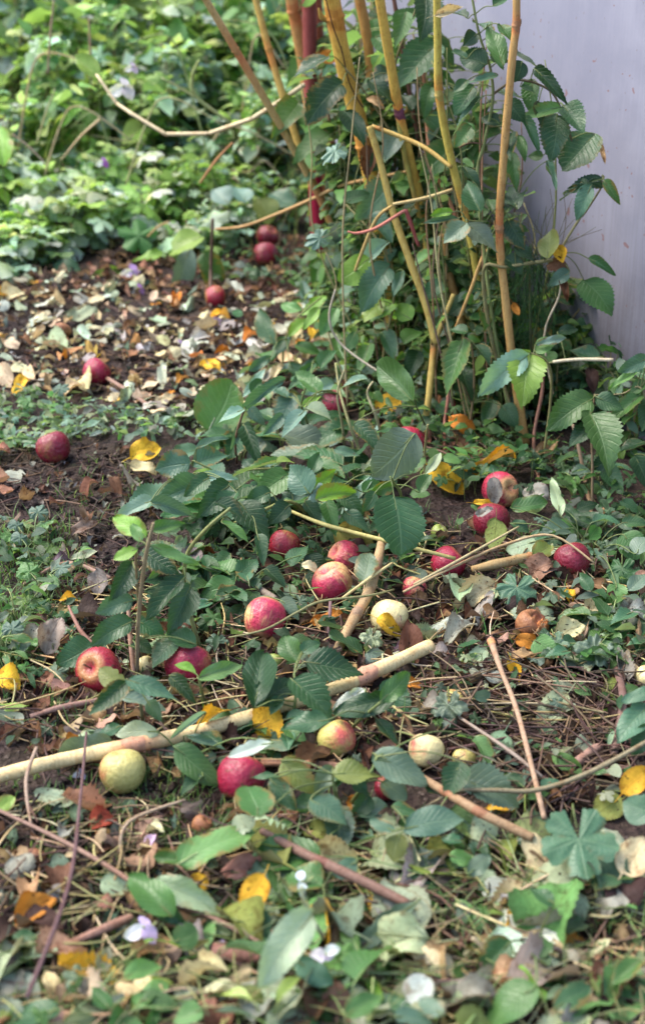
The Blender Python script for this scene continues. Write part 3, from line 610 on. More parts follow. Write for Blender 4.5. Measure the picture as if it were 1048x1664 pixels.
# ================================================================== leafy plants with every large leaf as its own part
def plant(name, label, cat, root_px, leaves, stems=(), h=.10, Y=None, tilt=.55, stemcol=(.13, .17, .06), group=None, sr=.0028, kind='serrate', mat=None, wk=1.0, reach=.22):
    """leaves: (base x, base y, tip x, tip y, width px, colour[, kind[, height or depth]]) in photo pixels, placed on heights h (metres over the soil) or at depth Y."""
    rp = G(*root_px) if len(root_px) == 2 else root_px[2]
    root = empty(name, rp); m = MB(); nodes = [(rp, m)]; parts = [m]
    def at(x, y, q=None): return D(x, y, q or Y) if Y else G(x, y, h if q is None else q)
    for i_, st in enumerate(stems):
        if i_: parts.append(MB())
        sm = parts[-1]
        pts = [at(*p) if len(p) != 2 else at(p[0], p[1]) for p in st[0]]
        sm.tube(pts, st[1], 6, jit(st[2] if len(st) > 2 else stemcol, .1)); P, _, _ = smooth_path(pts, 1., 5); nodes += [(q_, sm) for q_ in P]
    for lf in leaves:
        bx, by, tx, ty, wpx, col = lf[:6]; kd = lf[6] if len(lf) > 6 and lf[6] else kind; q = lf[7] if len(lf) > 7 else None
        if q is None and not Y: q = max(.012, h*(1+R.uniform(-.3, .35)))
        if q is None and Y: q = Y + R.uniform(-.05, .03)
        B = at(bx, by, q); tl = min(1, max(.12, tilt + R.uniform(-.16, .16))); T = tip_on(B, tx, ty, tl)
        k = R.randrange(len(TPL[kd])); M = leaf_matrix(B, T, wpx*mpp(B)*wk*(1.04 if kd not in ('palm', 'wilt', 'vine') else 1), tl, R.uniform(-.3, .3))
        o = bpy.data.objects.new('leaf', leaf_mesh(kd, k, mat or LEAF)); C.objects.link(o); o.parent = root; o.matrix_parent_inverse = root.matrix_world.inverted(); o.matrix_basis = M
        o.color = (*jit(COL[col], .14), 1)
        near, sm = min(nodes, key=lambda n: (n[0]-B).length + (.02 if n[0] is rp else 0))
        if (near-B).length < reach:
            mid = near.lerp(B, .55) + Vector((0, 0, .12*(near-B).length)); sm.tube([near, mid, B, B.lerp(T, .25)], [.0014, .0012, .0012, .0007], 5, jit(stemcol, .15), False, 4)
    for sm in parts:
        if sm.V: sm.build('stem', STEM, root)
    tag(root, label, cat, group); return root
BS = 'bramble shoots growing over the garden floor'
plant('bramble_shoot', 'bramble shoot with ribbed blue green leaves reaching left over bare soil', 'bramble', (395, 800), [
    (310, 754, 252, 760, 46, 'bl'), (313, 757, 373, 733, 36, 'bl'), (320, 728, 371, 706, 17, 'bl', 'lance'), (328, 780, 386, 769, 24, 'pb'), (312, 775, 359, 766, 22, 'br'),
    (330, 783, 252, 812, 42, 'bl'), (250, 812, 190, 834, 21, 'pb'), (246, 816, 312, 834, 24, 'bl'), (372, 786, 325, 832, 44, 'dk'), (340, 775, 300, 800, 30, 'dg'), (385, 800, 345, 842, 30, 'dg'), (350, 815, 400, 838, 26, 'dk')],
    [([(395, 800, .0), (370, 790, .06), (330, 778, .11), (300, 776, .13)], [.004, .0035, .003, .002]), ([(370, 790, .06), (345, 765, .11), (318, 750, .13)], [.003, .0025, .002])], h=.13)
plant('bramble_shoot', 'bramble shoot with drooping narrow leaves before the path edge', 'bramble', (385, 752), [
    (463, 617, 392, 658, 17, 'bl', 'serrate', .24), (397, 665, 353, 680, 23, 'pb', 'serrate', .2), (393, 688, 377, 729, 14, 'bl'), (397, 690, 419, 748, 25, 'dk'), (462, 750, 379, 758, 18, 'lg'), (448, 752, 478, 746, 16, 'li'),
    (404, 662, 430, 690, 18, 'bl'), (410, 640, 425, 610, 14, 'dg')],
    [([(385, 752, .0), (383, 715, .09), (392, 680, .15), (398, 662, .18)], [.003, .0028, .0025, .002], (.2, .12, .08)), ([(470, 763, .03), (430, 762, .08), (390, 765, .10)], [.003, .0025, .002], (.24, .25, .10))], h=.16)
plant('dock_plant', 'broad pale green crinkled leaf with white midrib at the path edge', 'weed', (345, 715), [
    (339, 700, 380, 615, 84, 'lg', 'broad', .05), (345, 700, 402, 690, 22, 'mg', 'lance', .04), (340, 700, 396, 680, 34, 'pb', 'broad', .03)], h=.05, tilt=.8, stemcol=(.45, .5, .3))
plant('bramble_shoot', 'bramble shoot with silvery blue leaves under the bent cane', 'bramble', (498, 720), [
    (476, 640, 452, 692, 40, 'bl'), (495, 667, 456, 702, 26, 'pb'), (460, 674, 429, 703, 20, 'bl'), (598, 615, 551, 622, 17, 'pb'), (544, 622, 491, 637, 21, 'pb'), (511, 590, 467, 630, 18, 'dg'), (496, 662, 541, 676, 26, 'pg'), (490, 660, 521, 642, 14, 'br'),
    (575, 688, 620, 724, 28, 'dg'), (543, 730, 584, 738, 17, 'bl'), (670, 652, 608, 586, 44, 'mg', 'oval', .22), (520, 640, 480, 600, 26, 'mg'), (470, 645, 440, 625, 20, 'bl'), (520, 600, 548, 560, 24, 'dg'), (560, 585, 540, 540, 22, 'mg')],
    [([(498, 720, .0), (500, 690, .06), (490, 655, .12), (505, 610, .18)], [.0035, .003, .0028, .002]), ([(560, 740, 0), (556, 690, .08), (548, 640, .15), (560, 600, .2)], [.003, .003, .0025, .002], (.26, .25, .13)), ([(690, 690, .08), (676, 660, .18)], [.002, .002])], h=.16)
plant('comfrey_plant', 'wide dull green leaves with worn holes lying between bramble shoots', 'weed', (520, 745), [
    (450, 705, 560, 735, 58, 'gg', 'broad', .07), (565, 690, 500, 720, 40, 'dg', 'broad', .07), (520, 740, 440, 725, 40, 'gg', 'broad', .06), (490, 690, 560, 660, 28, 'dg', 'broad', .05), (540, 735, 600, 745, 26, 'dg', 'broad', .05), (430, 715, 400, 745, 26, 'gg', 'broad', .05)], h=.07, tilt=.6)
plant('bramble_shoot', 'bramble shoot of ribbed leaves above the dull red apple', 'bramble', (500, 845), [
    (503, 802, 468, 756, 46, 'bl'), (507, 795, 546, 762, 23, 'br'), (514, 812, 578, 792, 28, 'br'), (520, 787, 574, 775, 21, 'dg'), (606, 771, 556, 833, 15, 'pb', 'lance'), (470, 770, 413, 802, 44, 'mg'), (500, 806, 450, 790, 24, 'bl'),
    (388, 815, 436, 868, 50, 'dk'), (418, 868, 432, 910, 20, 'dg'), (360, 848, 404, 874, 13, 'lg', 'lance'), (530, 815, 545, 862, 26, 'mg'), (545, 805, 590, 830, 28, 'dg'), (495, 815, 520, 850, 26, 'dg'), (440, 800, 400, 815, 28, 'dg'), (470, 820, 440, 850, 30, 'dk'), (560, 830, 600, 860, 26, 'dg'), (505, 770, 520, 735, 24, 'dg'), (590, 800, 620, 780, 20, 'mg')],
    [([(500, 845, .0), (490, 825, .06), (465, 815, .09), (430, 828, .1), (380, 850, .08)], [.004, .004, .0035, .003, .002], (.25, .27, .09)), ([(490, 825, .06), (510, 805, .1), (550, 795, .13)], [.003, .0025, .002])], h=.12)
plant('raspberry_shoot', 'two large plain leaves on an upright shoot, one notched, one round', 'raspberry', (655, 830), [
    (674, 704, 606, 772, 72, 'gg', 'broad', .27), (640, 806, 655, 897, 80, 'dg', 'round', .19), (680, 800, 700, 770, 22, 'mg', 'oval', .15), (668, 770, 690, 740, 20, 'lg', 'lance', .2), (640, 790, 605, 800, 24, 'mg', 'oval', .13), (690, 770, 715, 735, 16, 'pg', 'lance', .14), (610, 800, 590, 830, 24, 'dg')],
    [([(655, 830, .0), (650, 800, .1), (640, 785, .18), (634, 775, .22)], [.0035, .003, .0025, .002], (.16, .24, .07)), ([(690, 800, .02), (690, 735, .12), (695, 690, .2)], [.003, .003, .002], (.25, .22, .1))], h=.18, tilt=.7)
plant('raspberry_shoot', 'tall thin shoot with dark ribbed leaves on bare soil left of the purple apple', 'raspberry', (223, 1100), [
    (238, 874, 184, 826, 30, 'br', 'broad', .3), (243, 886, 323, 914, 18, 'lg', 'lance', .28), (224, 892, 184, 903, 22, 'br', 'oval', .28), (215, 915, 182, 970, 36, 'dk', 'serrate', .22), (232, 895, 288, 928, 40, 'dk', 'serrate', .2), (300, 938, 238, 998, 34, 'dk', 'serrate', .16),
    (310, 952, 275, 1020, 44, 'dg', 'serrate', .14), (217, 976, 157, 992, 32, 'bl', 'serrate', .17), (215, 1010, 148, 1042, 38, 'dg', 'serrate', .12), (222, 1008, 267, 1030, 38, 'dg', 'serrate', .1), (320, 1048, 270, 1026, 32, 'dg', 'serrate', .07), (284, 1038, 246, 1082, 42, 'dg', 'serrate', .07),
    (235, 960, 280, 980, 26, 'dk', 'serrate', .12), (215, 1040, 250, 1062, 24, 'dk', 'serrate', .06), (150, 1048, 93, 1076, 46, 'dg', 'serrate', .06), (230, 880, 215, 850, 18, 'lg', 'oval', .3), (245, 862, 300, 850, 22, 'mg', 'serrate', .3)],
    [([(223, 1100, 0), (224, 1040, .08), (228, 975, .17), (238, 900, .28), (250, 850, .34)], [.004, .0038, .0034, .003, .002], (.27, .22, .13)), ([(226, 985, .15), (222, 930, .22), (221, 890, .28)], [.0025, .0022, .002], (.25, .2, .1)),
     ([(325, 1052, .01), (310, 1000, .07), (300, 950, .13), (305, 900, .2), (335, 860, .26), (375, 825, .3)], [.004, .004, .0038, .0035, .003, .002], (.24, .27, .10))], h=.15)
plant('bramble_shoot', 'low bramble leaves around the streaked apple', 'bramble', (380, 985), [
    (389, 955, 324, 958, 38, 'mg', 'oval', .05), (395, 985, 374, 1032, 32, 'dg', 'oval', .03), (385, 935, 420, 905, 30, 'dg'), (430, 925, 465, 945, 30, 'dk'), (470, 920, 500, 880, 34, 'dg'), (500, 900, 530, 930, 32, 'dk', 'oval'), (590, 945, 600, 895, 38, 'gg', 'oval', .07), (500, 930, 525, 965, 30, 'dk'), (375, 900, 345, 925, 24, 'dg'), (420, 960, 400, 925, 24, 'dg'), (455, 975, 485, 1000, 20, 'gg')], h=.05)
plant('raspberry_shoot', 'blue green trifoliate shoot arching over the turned red apple', 'raspberry', (232, 1190), [
    (206, 1104, 289, 1131, 32, 'bl', 'serrate', .15), (207, 1107, 149, 1157, 32, 'dk', 'serrate', .14), (195, 1132, 268, 1152, 27, 'pb', 'serrate', .1), (202, 1116, 163, 1082, 32, 'ol', 'oval', .11), (275, 1098, 317, 1136, 24, 'dk', 'serrate', .09), (320, 1096, 284, 1074, 14, 'br', 'lance', .1), (322, 1102, 395, 1074, 28, 'lg', 'oval', .1), (240, 1140, 262, 1172, 22, 'dg')],
    [([(232, 1190, 0), (230, 1150, .06), (222, 1120, .11), (206, 1104, .15)], [.003, .003, .0025, .002], (.15, .15, .08)), ([(335, 1150, .0), (325, 1110, .09)], [.003, .002])], h=.1)
plant('sapling_shoot', 'dense group of glossy toothed leaves overhanging the pale stalk', 'sapling', (470, 1180), [
    (414, 1150, 434, 1044, 50, 'dk', 'oval', .07), (418, 1148, 480, 1096, 46, 'dk', 'serrate', .06), (497, 1076, 590, 1086, 56, 'dk', 'serrate', .09), (473, 1103, 541, 1164, 50, 'dg', 'serrate', .1), (536, 1169, 458, 1180, 38, 'dg', 'oval', .09), (642, 1136, 540, 1157, 38, 'dk', 'oval', .09),
    (618, 1140, 667, 1092, 32, 'mg', 'oval', .1), (593, 1119, 540, 1152, 20, 'wh', 'oval', .08), (482, 1076, 463, 1028, 36, 'mg', 'oval', .07), (500, 1058, 466, 1076, 20, 'dg', 'serrate', .06), (612, 1168, 647, 1207, 24, 'dk', 'oval', .06), (490, 1060, 520, 1040, 26, 'dg'), (455, 1130, 440, 1160, 20, 'dg')],
    [([(470, 1180, 0), (480, 1140, .06), (478, 1095, .08)], [.003, .0025, .002]), ([(560, 1195, 0), (590, 1165, .06), (620, 1140, .1)], [.003, .0025, .002])], h=.08, wk=1.0)
plant('sapling_shoot', 'olive and blue grey toothed leaves spread before the flushed green apple', 'sapling', (560, 1320), [
    (540, 1258, 620, 1250, 48, 'ol', 'serrate', .09), (457, 1237, 517, 1287, 44, 'ol', 'serrate', .08), (606, 1224, 697, 1263, 54, 'gg', 'broad', .1), (424, 1327, 404, 1266, 60, 'mg', 'round', .1), (440, 1262, 479, 1317, 32, 'dg', 'oval', .08), (505, 1298, 563, 1337, 44, 'bl', 'serrate', .07), (455, 1262, 408, 1256, 12, 'dg', 'lance', .1), (541, 1248, 514, 1287, 30, 'gg', 'oval', .07),
    (750, 1268, 842, 1300, 58, 'gg', 'serrate', .07), (747, 1238, 722, 1292, 44, 'dk', 'serrate', .1), (770, 1198, 797, 1237, 30, 'lg', 'oval', .05), (655, 1347, 752, 1328, 48, 'bl', 'oval', .08), (637, 1310, 690, 1320, 34, 'dg', 'oval', .07), (620, 1270, 660, 1300, 34, 'gg', 'oval', .06), (600, 1290, 570, 1330, 30, 'dg', 'serrate', .05), (640, 1350, 600, 1330, 24, 'bl', 'oval', .08), (650, 1355, 640, 1395, 34, 'ol', 'oval', .07), (690, 1275, 720, 1290, 26, 'dg', 'oval', .05), (575, 1270, 600, 1290, 26, 'dg')],
    [([(560, 1320, 0), (545, 1290, .06), (540, 1258, .09)], [.003, .0025, .002]), ([(560, 1320, 0), (600, 1260, .08), (612, 1230, .1)], [.003, .0025, .002]), ([(690, 1400, .0), (665, 1350, .07)], [.003, .002])], h=.07)
plant('sapling_shoot', 'green leaves beside the bright crimson and yellow green apples', 'sapling', (300, 1240), [
    (283, 1213, 359, 1267, 48, 'mg', 'oval', .07), (258, 1190, 187, 1186, 28, 'pg', 'oval', .05), (180, 1205, 92, 1227, 24, 'gg', 'oval', .04), (200, 1180, 153, 1197, 26, 'dg', 'oval', .04), (335, 1158, 279, 1196, 11, 'pb', 'lance', .07), (300, 1195, 367, 1215, 15, 'bl', 'lance', .06), (443, 1206, 370, 1221, 18, 'wh', 'oval', .1), (330, 1260, 290, 1285, 22, 'dg'), (360, 1215, 325, 1180, 20, 'dg')], h=.06)
# climber on the wall
VG = 'climbing raspberry stems in front of the wall'
plant('raspberry_shoot', 'tall climbing raspberry cane with dark green leaves in front of the wall', 'raspberry', (835, 715), [
    (818, 110, 793, 36, 30, 'mg', 'lance', 2.98), (790, 105, 746, 90, 38, 'dk'), (775, 55, 753, 72, 24, 'dk'), (758, 95, 734, 80, 11, 'dg'), (808, 122, 756, 133, 16, 'bl'), (783, 158, 734, 202, 20, 'bl'), (770, 140, 738, 182, 34, 'dg'), (765, 205, 737, 234, 30, 'mg'), (770, 215, 745, 200, 18, 'mg'), (812, 202, 782, 187, 24, 'dk'),
    (830, 85, 878, 109, 15, 'gg'), (848, 100, 836, 132, 26, 'dk'), (868, 112, 917, 156, 24, 'dk'), (865, 130, 861, 180, 28, 'mg'), (805, 150, 857, 155, 15, 'pb'), (825, 165, 850, 195, 32, 'dk'), (912, 174, 843, 186, 24, 'lg'), (905, 186, 892, 256, 46, 'dg'), (915, 172, 947, 212, 38, 'dg'), (966, 218, 912, 270, 60, 'dg', 'round'),
    (850, 192, 877, 236, 20, 'dg'), (882, 252, 857, 252, 17, 'mg'), (887, 268, 904, 294, 11, 'lg'), (842, 220, 851, 258, 18, 'mg'), (830, 245, 839, 305, 24, 'mg'), (832, 215, 828, 255, 20, 'dk'), (800, 60, 770, 20, 24, 'dg'), (812, 40, 840, 70, 22, 'mg'), (760, 30, 730, 10, 22, 'dk'), (800, 10, 830, -10, 20, 'dg'), (760, 130, 735, 150, 18, 'dg'), (875, 165, 880, 200, 22, 'dk'), (845, 140, 870, 150, 18, 'dg'), (795, 90, 825, 95, 26, 'dk')],
    [([(835, 715, 3.0), (800, 520, 3.03), (776, 300, 3.06), (786, 235, 3.06), (800, 165, 3.06), (796, 110, 3.06), (778, 55, 3.07), (764, -20, 3.08)], [.004, .004, .0038, .0036, .0034, .003, .0028, .0025], (.20, .23, .09)),
     ([(798, 155, 3.06), (840, 130, 3.06), (890, 145, 3.06), (910, 175, 3.06), (925, 215, 3.06), (935, 270, 3.06)], [.003, .0028, .0025, .0025, .0022, .0016], (.15, .12, .07)), ([(786, 235, 3.06), (765, 232, 3.06), (745, 240, 3.06)], [.0018]*3, (.13, .07, .05))], Y=3.06, group=VG)
plant('raspberry_shoot', 'arching raspberry cane with a cluster of leaves low on the wall', 'raspberry', (842, 700), [
    (980, 290, 903, 311, 32, 'dk', 'palm'), (980, 291, 910, 308, 26, 'dk'), (960, 302, 936, 354, 26, 'bl'), (980, 293, 1006, 327, 17, 'mg'), (887, 262, 904, 306, 12, 'bl'), (822, 345, 855, 300, 34, 'dk'), (780, 345, 757, 288, 32, 'dg'), (750, 270, 789, 310, 20, 'dk'), (825, 358, 850, 402, 32, 'dk'), (755, 362, 810, 402, 40, 'gg'), (757, 362, 720, 393, 36, 'gg'), (745, 355, 684, 362, 13, 'bl'), (735, 345, 699, 347, 13, 'br'),
    (888, 421, 893, 370, 34, 'ol', 'oval', 2.95), (925, 442, 892, 463, 22, 'bl'), (955, 420, 999, 440, 15, 'dg'), (948, 455, 994, 510, 50, 'mg'), (800, 345, 792, 315, 16, 'mg'), (835, 400, 870, 420, 24, 'dk'), (840, 340, 826, 300, 24, 'dk'), (820, 420, 850, 440, 26, 'dk')],
    [([(842, 700, 3.0), (800, 560, 3.02), (785, 440, 3.0), (820, 434, 2.98), (865, 427, 2.98), (907, 419, 2.98), (916, 396, 3.0), (940, 357, 3.02), (950, 345, 3.02), (977, 303, 3.04), (975, 292, 3.04)], [.004, .004, .004, .004, .004, .0038, .003, .0028, .0026, .0022, .0018], (.22, .20, .09)),
     ([(790, 360, 3.0), (760, 358, 3.0), (750, 345, 3.0)], [.002]*3), ([(785, 440, 3.0), (800, 380, 3.01), (822, 345, 3.02)], [.003, .0025, .002])], Y=3.0, group=VG)
plant('raspberry_shoot', 'shoot with one pale blue and one lime leaf before the nearest cane', 'raspberry', (880, 760), [
    (857, 578, 779, 634, 40, 'pb', 'serrate', 2.86), (862, 574, 850, 645, 58, 'li', 'serrate', 2.88), (868, 570, 906, 550, 26, 'lg', 'serrate', 2.9), (870, 560, 920, 548, 14, 'pb', 'lance', 2.9), (976, 586, 924, 566, 28, 'dg', 'serrate', 2.93), (905, 540, 940, 530, 18, 'dk', 'oval', 2.95), (895, 590, 880, 560, 30, 'mg', 'serrate', 2.92)],
    [([(880, 760, 2.85), (895, 640, 2.88), (890, 590, 2.88), (862, 574, 2.88)], [.003, .003, .0025, .002], (.2, .2, .08)), ([(890, 590, 2.88), (940, 585, 2.9), (980, 580, 2.92)], [.0025, .0022, .002], (.2, .2, .08))], Y=2.88)
plant('raspberry_shoot', 'shoot with large downy green leaves in front of the dirty wall foot', 'raspberry', (960, 860), [
    (962, 648, 891, 687, 48, 'mg', 'serrate'), (958, 670, 992, 756, 56, 'mg', 'serrate'), (968, 645, 1012, 662, 30, 'dg', 'serrate'), (1040, 642, 984, 683, 27, 'mg', 'serrate'), (1052, 583, 1004, 602, 24, 'bl', 'serrate'), (1042, 598, 988, 632, 14, 'lg', 'lance'), (1056, 648, 1043, 694, 34, 'dg', 'serrate'), (1046, 718, 999, 732, 30, 'dg', 'serrate'), (955, 690, 925, 720, 30, 'dk', 'serrate'), (1050, 620, 1020, 640, 20, 'mg'), (1056, 610, 1030, 600, 20, 'dg'), (980, 760, 1010, 800, 30, 'dg'), (1030, 740, 1060, 790, 40, 'dg'), (1000, 740, 960, 760, 30, 'dk')],
    [([(960, 860, 2.6), (962, 760, 2.66), (960, 690, 2.7), (966, 640, 2.72)], [.003, .0028, .0025, .002], (.2, .14, .08)), ([(1060, 760, 2.65), (1055, 680, 2.68), (1040, 630, 2.7), (1010, 640, 2.72), (968, 642, 2.72)], [.003, .003, .0025, .002, .0018], (.18, .17, .08))], Y=2.7)
# leaves in the cane clump
plant('raspberry_shoot', 'dark leafy shoot weaving behind the golden canes', 'raspberry', (700, 600), [
    (712, 68, 643, 128, 60, 'dg'), (634, 116, 602, 134, 34, 'dk', 'oval'), (533, 92, 473, 122, 36, 'dk'), (556, 135, 498, 186, 50, 'dk'), (690, -8, 688, 52, 48, 'dk'), (645, 45, 676, 8, 32, 'mg'), (660, 20, 640, 70, 30, 'mg'), (632, 300, 578, 352, 46, 'bl', 'serrate', 3.3), (733, 240, 685, 282, 46, 'mg', 'serrate', 3.3), (690, 190, 720, 215, 30, 'mg'), (650, 215, 625, 250, 34, 'gg'), (610, 60, 640, 95, 26, 'mg'), (640, 240, 600, 270, 28, 'dg'), (700, 300, 660, 330, 34, 'dk'), (720, 330, 690, 300, 34, 'dk'), (620, 230, 590, 200, 26, 'dg'), (690, 330, 725, 350, 30, 'dk'), (600, 130, 640, 160, 28, 'dk'), (560, 180, 590, 230, 34, 'dk'), (670, 180, 650, 150, 26, 'dk'), (700, 140, 690, 180, 26, 'mg')],
    [([(700, 600, 3.5), (676, 420, 3.45), (655, 250, 3.45), (640, 120, 3.42), (670, 30, 3.4), (690, -20, 3.4)], [.004, .004, .0035, .003, .0025, .002], (.17, .16, .07)), ([(655, 250, 3.45), (600, 160, 3.45), (560, 110, 3.45)], [.003, .0025, .002], (.17, .16, .07))], Y=3.42, reach=.3)
plant('raspberry_shoot', 'mixed pale ribbed and lime green leaves low among the cane bases', 'raspberry', (620, 640), [
    (540, 378, 488, 402, 38, 'pb', 'palm'), (560, 232, 520, 268, 44, 'pb', 'palm'), (632, 393, 578, 428, 24, 'pb'), (633, 432, 586, 494, 44, 'bl'), (600, 420, 550, 455, 46, 'br', 'oval'), (655, 440, 638, 482, 16, 'bl', 'lance'), (640, 490, 600, 520, 34, 'br'), (668, 520, 640, 495, 30, 'br'), (620, 490, 590, 520, 32, 'li', 'oval'), (690, 470, 660, 440, 24, 'lg'), (700, 405, 672, 432, 22, 'lg'), (720, 460, 690, 480, 30, 'dg'), (715, 400, 690, 380, 26, 'dk'), (745, 430, 715, 410, 30, 'dg'), (760, 490, 730, 510, 34, 'dk'), (655, 560, 690, 530, 30, 'mg'), (680, 570, 660, 610, 28, 'dk'), (600, 350, 640, 380, 30, 'bl'), (560, 330, 600, 310, 26, 'dg'), (548, 500, 520, 540, 26, 'lg', 'lance'), (520, 500, 490, 530, 20, 'br', 'lance'), (600, 560, 580, 600, 26, 'mg'), (735, 520, 700, 545, 30, 'dg'), (620, 540, 640, 575, 26, 'dg'), (580, 540, 555, 570, 20, 'mg', 'oval'), (690, 610, 720, 640, 26, 'dk')],  # some br leaves here have backlight painted into the green
    [([(620, 640, 3.2), (625, 560, 3.2), (640, 480, 3.2), (620, 400, 3.22), (560, 330, 3.3)], [.004, .0035, .003, .0028, .002], (.2, .19, .08)), ([(640, 480, 3.2), (700, 430, 3.2), (740, 420, 3.2)], [.003, .0025, .002])], Y=3.2, reach=.26)
plant('raspberry_shoot', 'single large hanging leaf right of the bent cane', 'raspberry', (762, 700), [
    (752, 552, 718, 630, 46, 'mg', 'serrate'), (770, 560, 800, 590, 24, 'dk'), (745, 590, 770, 640, 30, 'dk'), (760, 540, 730, 530, 22, 'dg'), (800, 650, 785, 690, 28, 'dg'), (815, 660, 840, 690, 30, 'dg')], [([(762, 700, 2.98), (770, 620, 3.0), (765, 560, 3.02), (752, 548, 3.02)], [.003, .0028, .0024, .002], (.2, .15, .08))], Y=3.02)
plant('nettle_shoot', 'lime and green lance leaves at the back edge of the path', 'weed', (460, 600), [
    (445, 560, 420, 500, 30, 'dg', 'oval', .1), (500, 520, 470, 545, 22, 'br', 'lance', .14), (490, 505, 455, 490, 20, 'lg', 'lance', .14), (530, 480, 490, 505, 22, 'br', 'lance', .16), (470, 545, 440, 585, 24, 'dg', 'oval', .1), (440, 580, 405, 600, 16, 'bl', 'lance', .1), (430, 600, 395, 640, 16, 'pb', 'lance', .12), (480, 560, 520, 570, 22, 'mg', 'oval', .1), (520, 545, 560, 550, 20, 'pg', 'oval', .1), (470, 590, 500, 620, 24, 'dg', 'oval', .08)],
    [([(460, 600, 0), (462, 560, .08), (480, 520, .14), (520, 485, .18)], [.003, .003, .0025, .002], (.2, .24, .08))], h=.1, kind='lance')
# lobed leaves
LG = 'lobed cranesbill leaves on the garden floor'
def lobed(label, bx, by, size, col, root=None, ang=None, h=.03, tilt=.6, cat='cranesbill', kd='palm'):
    a = math.radians(ang if ang is not None else R.uniform(60, 120)); dx, dy = math.cos(a), math.sin(a)
    return plant('cranesbill_leaf', label, cat, (bx-dx*size*.6, by-dy*size*.2), [(bx-dx*size*.45, by-dy*size*.45, bx+dx*size*.5, by+dy*size*.5, size, col, kd, h)], h=h, tilt=tilt, group=LG)
lobed('large blue green lobed leaf with toothed edge below the slim pinkish stick', 942, 1378, 150, 'bl', ang=80, h=.11, tilt=.7, kd='vine')
lobed('grey wilted lobed leaf right of the yellow little leaf', 962, 1062, 84, 'gg', ang=130, h=.055, kd='wilt')
lobed('grey green crumpled lobed leaf beside the half eaten apple', 905, 1048, 56, 'gg', ang=70, h=.05, kd='wilt')
lobed('dark grey green lobed leaf above the half eaten apple', 838, 962, 80, 'bl', ang=100, h=.055)
lobed('faded lobed leaf draped by the brownish pink apple', 728, 1152, 74, 'gg', ang=90, h=.06, kd='wilt')
lobed('small dark lobed leaf between the purple and streaked apples', 352, 1048, 46, 'gg', ang=100, h=.04)
lobed('pale holed lobed leaf before the pale yellow apple', 603, 1040, 48, 'pg', ang=110, h=.05, kd='wilt')
lobed('tiny lime lobed leaf in the dry stems, lower of two', 961, 1186, 22, 'li', ang=80, h=.02)
lobed('tiny bright green lobed leaf in the dry stems, upper of two', 986, 1149, 30, 'br', ang=60, h=.02)
lobed('bluish lobed leaf left of the turned red apple', 90, 1095, 52, 'gg', ang=120)
lobed('dark lobed leaf on the soil beside the reddish bark', 75, 1188, 48, 'gg', ang=100, h=.02)
lobed('pale lobed seedling leaf by the first bramble ribs', 510, 800, 42, 'pb', ang=100, h=.15)
lobed('green lobed leaf right of the glossy dark crimson apple', 985, 895, 46, 'gg', ang=30)
lobed('green lobed leaf under the striped apples', 490, 980, 46, 'gg', ang=40)
lobed('deep green lobed leaf near the right frame edge above the peach coloured apple', 1010, 930, 60, 'dg', ang=90, h=.05)
# right margin and middle fillers
plant('weed_seedling', 'rounded green leaves beside the glossy dark crimson apple', 'weed', (960, 900), [
    (1000, 948, 995, 992, 30, 'lg', 'heart', .04), (1010, 868, 1040, 900, 44, 'mg', 'round', .06), (985, 848, 920, 833, 34, 'dk', 'oval', .04), (1010, 850, 1050, 850, 26, 'dg', 'oval', .07), (830, 826, 890, 814, 30, 'mg', 'oval', .07), (910, 838, 899, 768, 22, 'pg', 'lance', .07), (870, 880, 822, 892, 38, 'pg', 'oval', .05), (865, 905, 898, 880, 30, 'ol', 'oval', .04), (960, 960, 940, 930, 20, 'dg'), (1020, 960, 1050, 930, 26, 'gg', 'oval'), (1030, 900, 1055, 870, 34, 'gg', 'oval', .08), (765, 820, 795, 830, 24, 'mg', 'oval', .06), (830, 850, 860, 860, 22, 'dg', 'oval', .05)], h=.05)
plant('weed_seedling', 'heart shaped green leaf right of the orange leaf and a smaller one beyond it', 'weed', (880, 1062), [(868, 1040, 908, 1066, 36, 'lg', 'heart', .04), (936, 1114, 962, 1126, 26, 'lg', 'heart', .03), (898, 1226, 947, 1251, 26, 'lg', 'oval', .03), (985, 1200, 1000, 1180, 16, 'lg', 'oval', .02)], h=.03)
plant('raspberry_shoot', 'dark bluish leaves reaching in at the frame edge over dry stems', 'raspberry', (1075, 1260), [(1056, 1143, 1003, 1202, 42, 'bl', 'oval', .12), (1062, 1119, 1008, 1137, 22, 'bl', 'oval', .14), (1066, 1322, 1013, 1298, 50, 'bl', 'oval', .1), (1060, 1180, 1030, 1225, 34, 'dg', 'oval', .1)], [([(1075, 1260, 0), (1070, 1190, .1), (1062, 1120, .14)], [.003, .0025, .002])], h=.11)
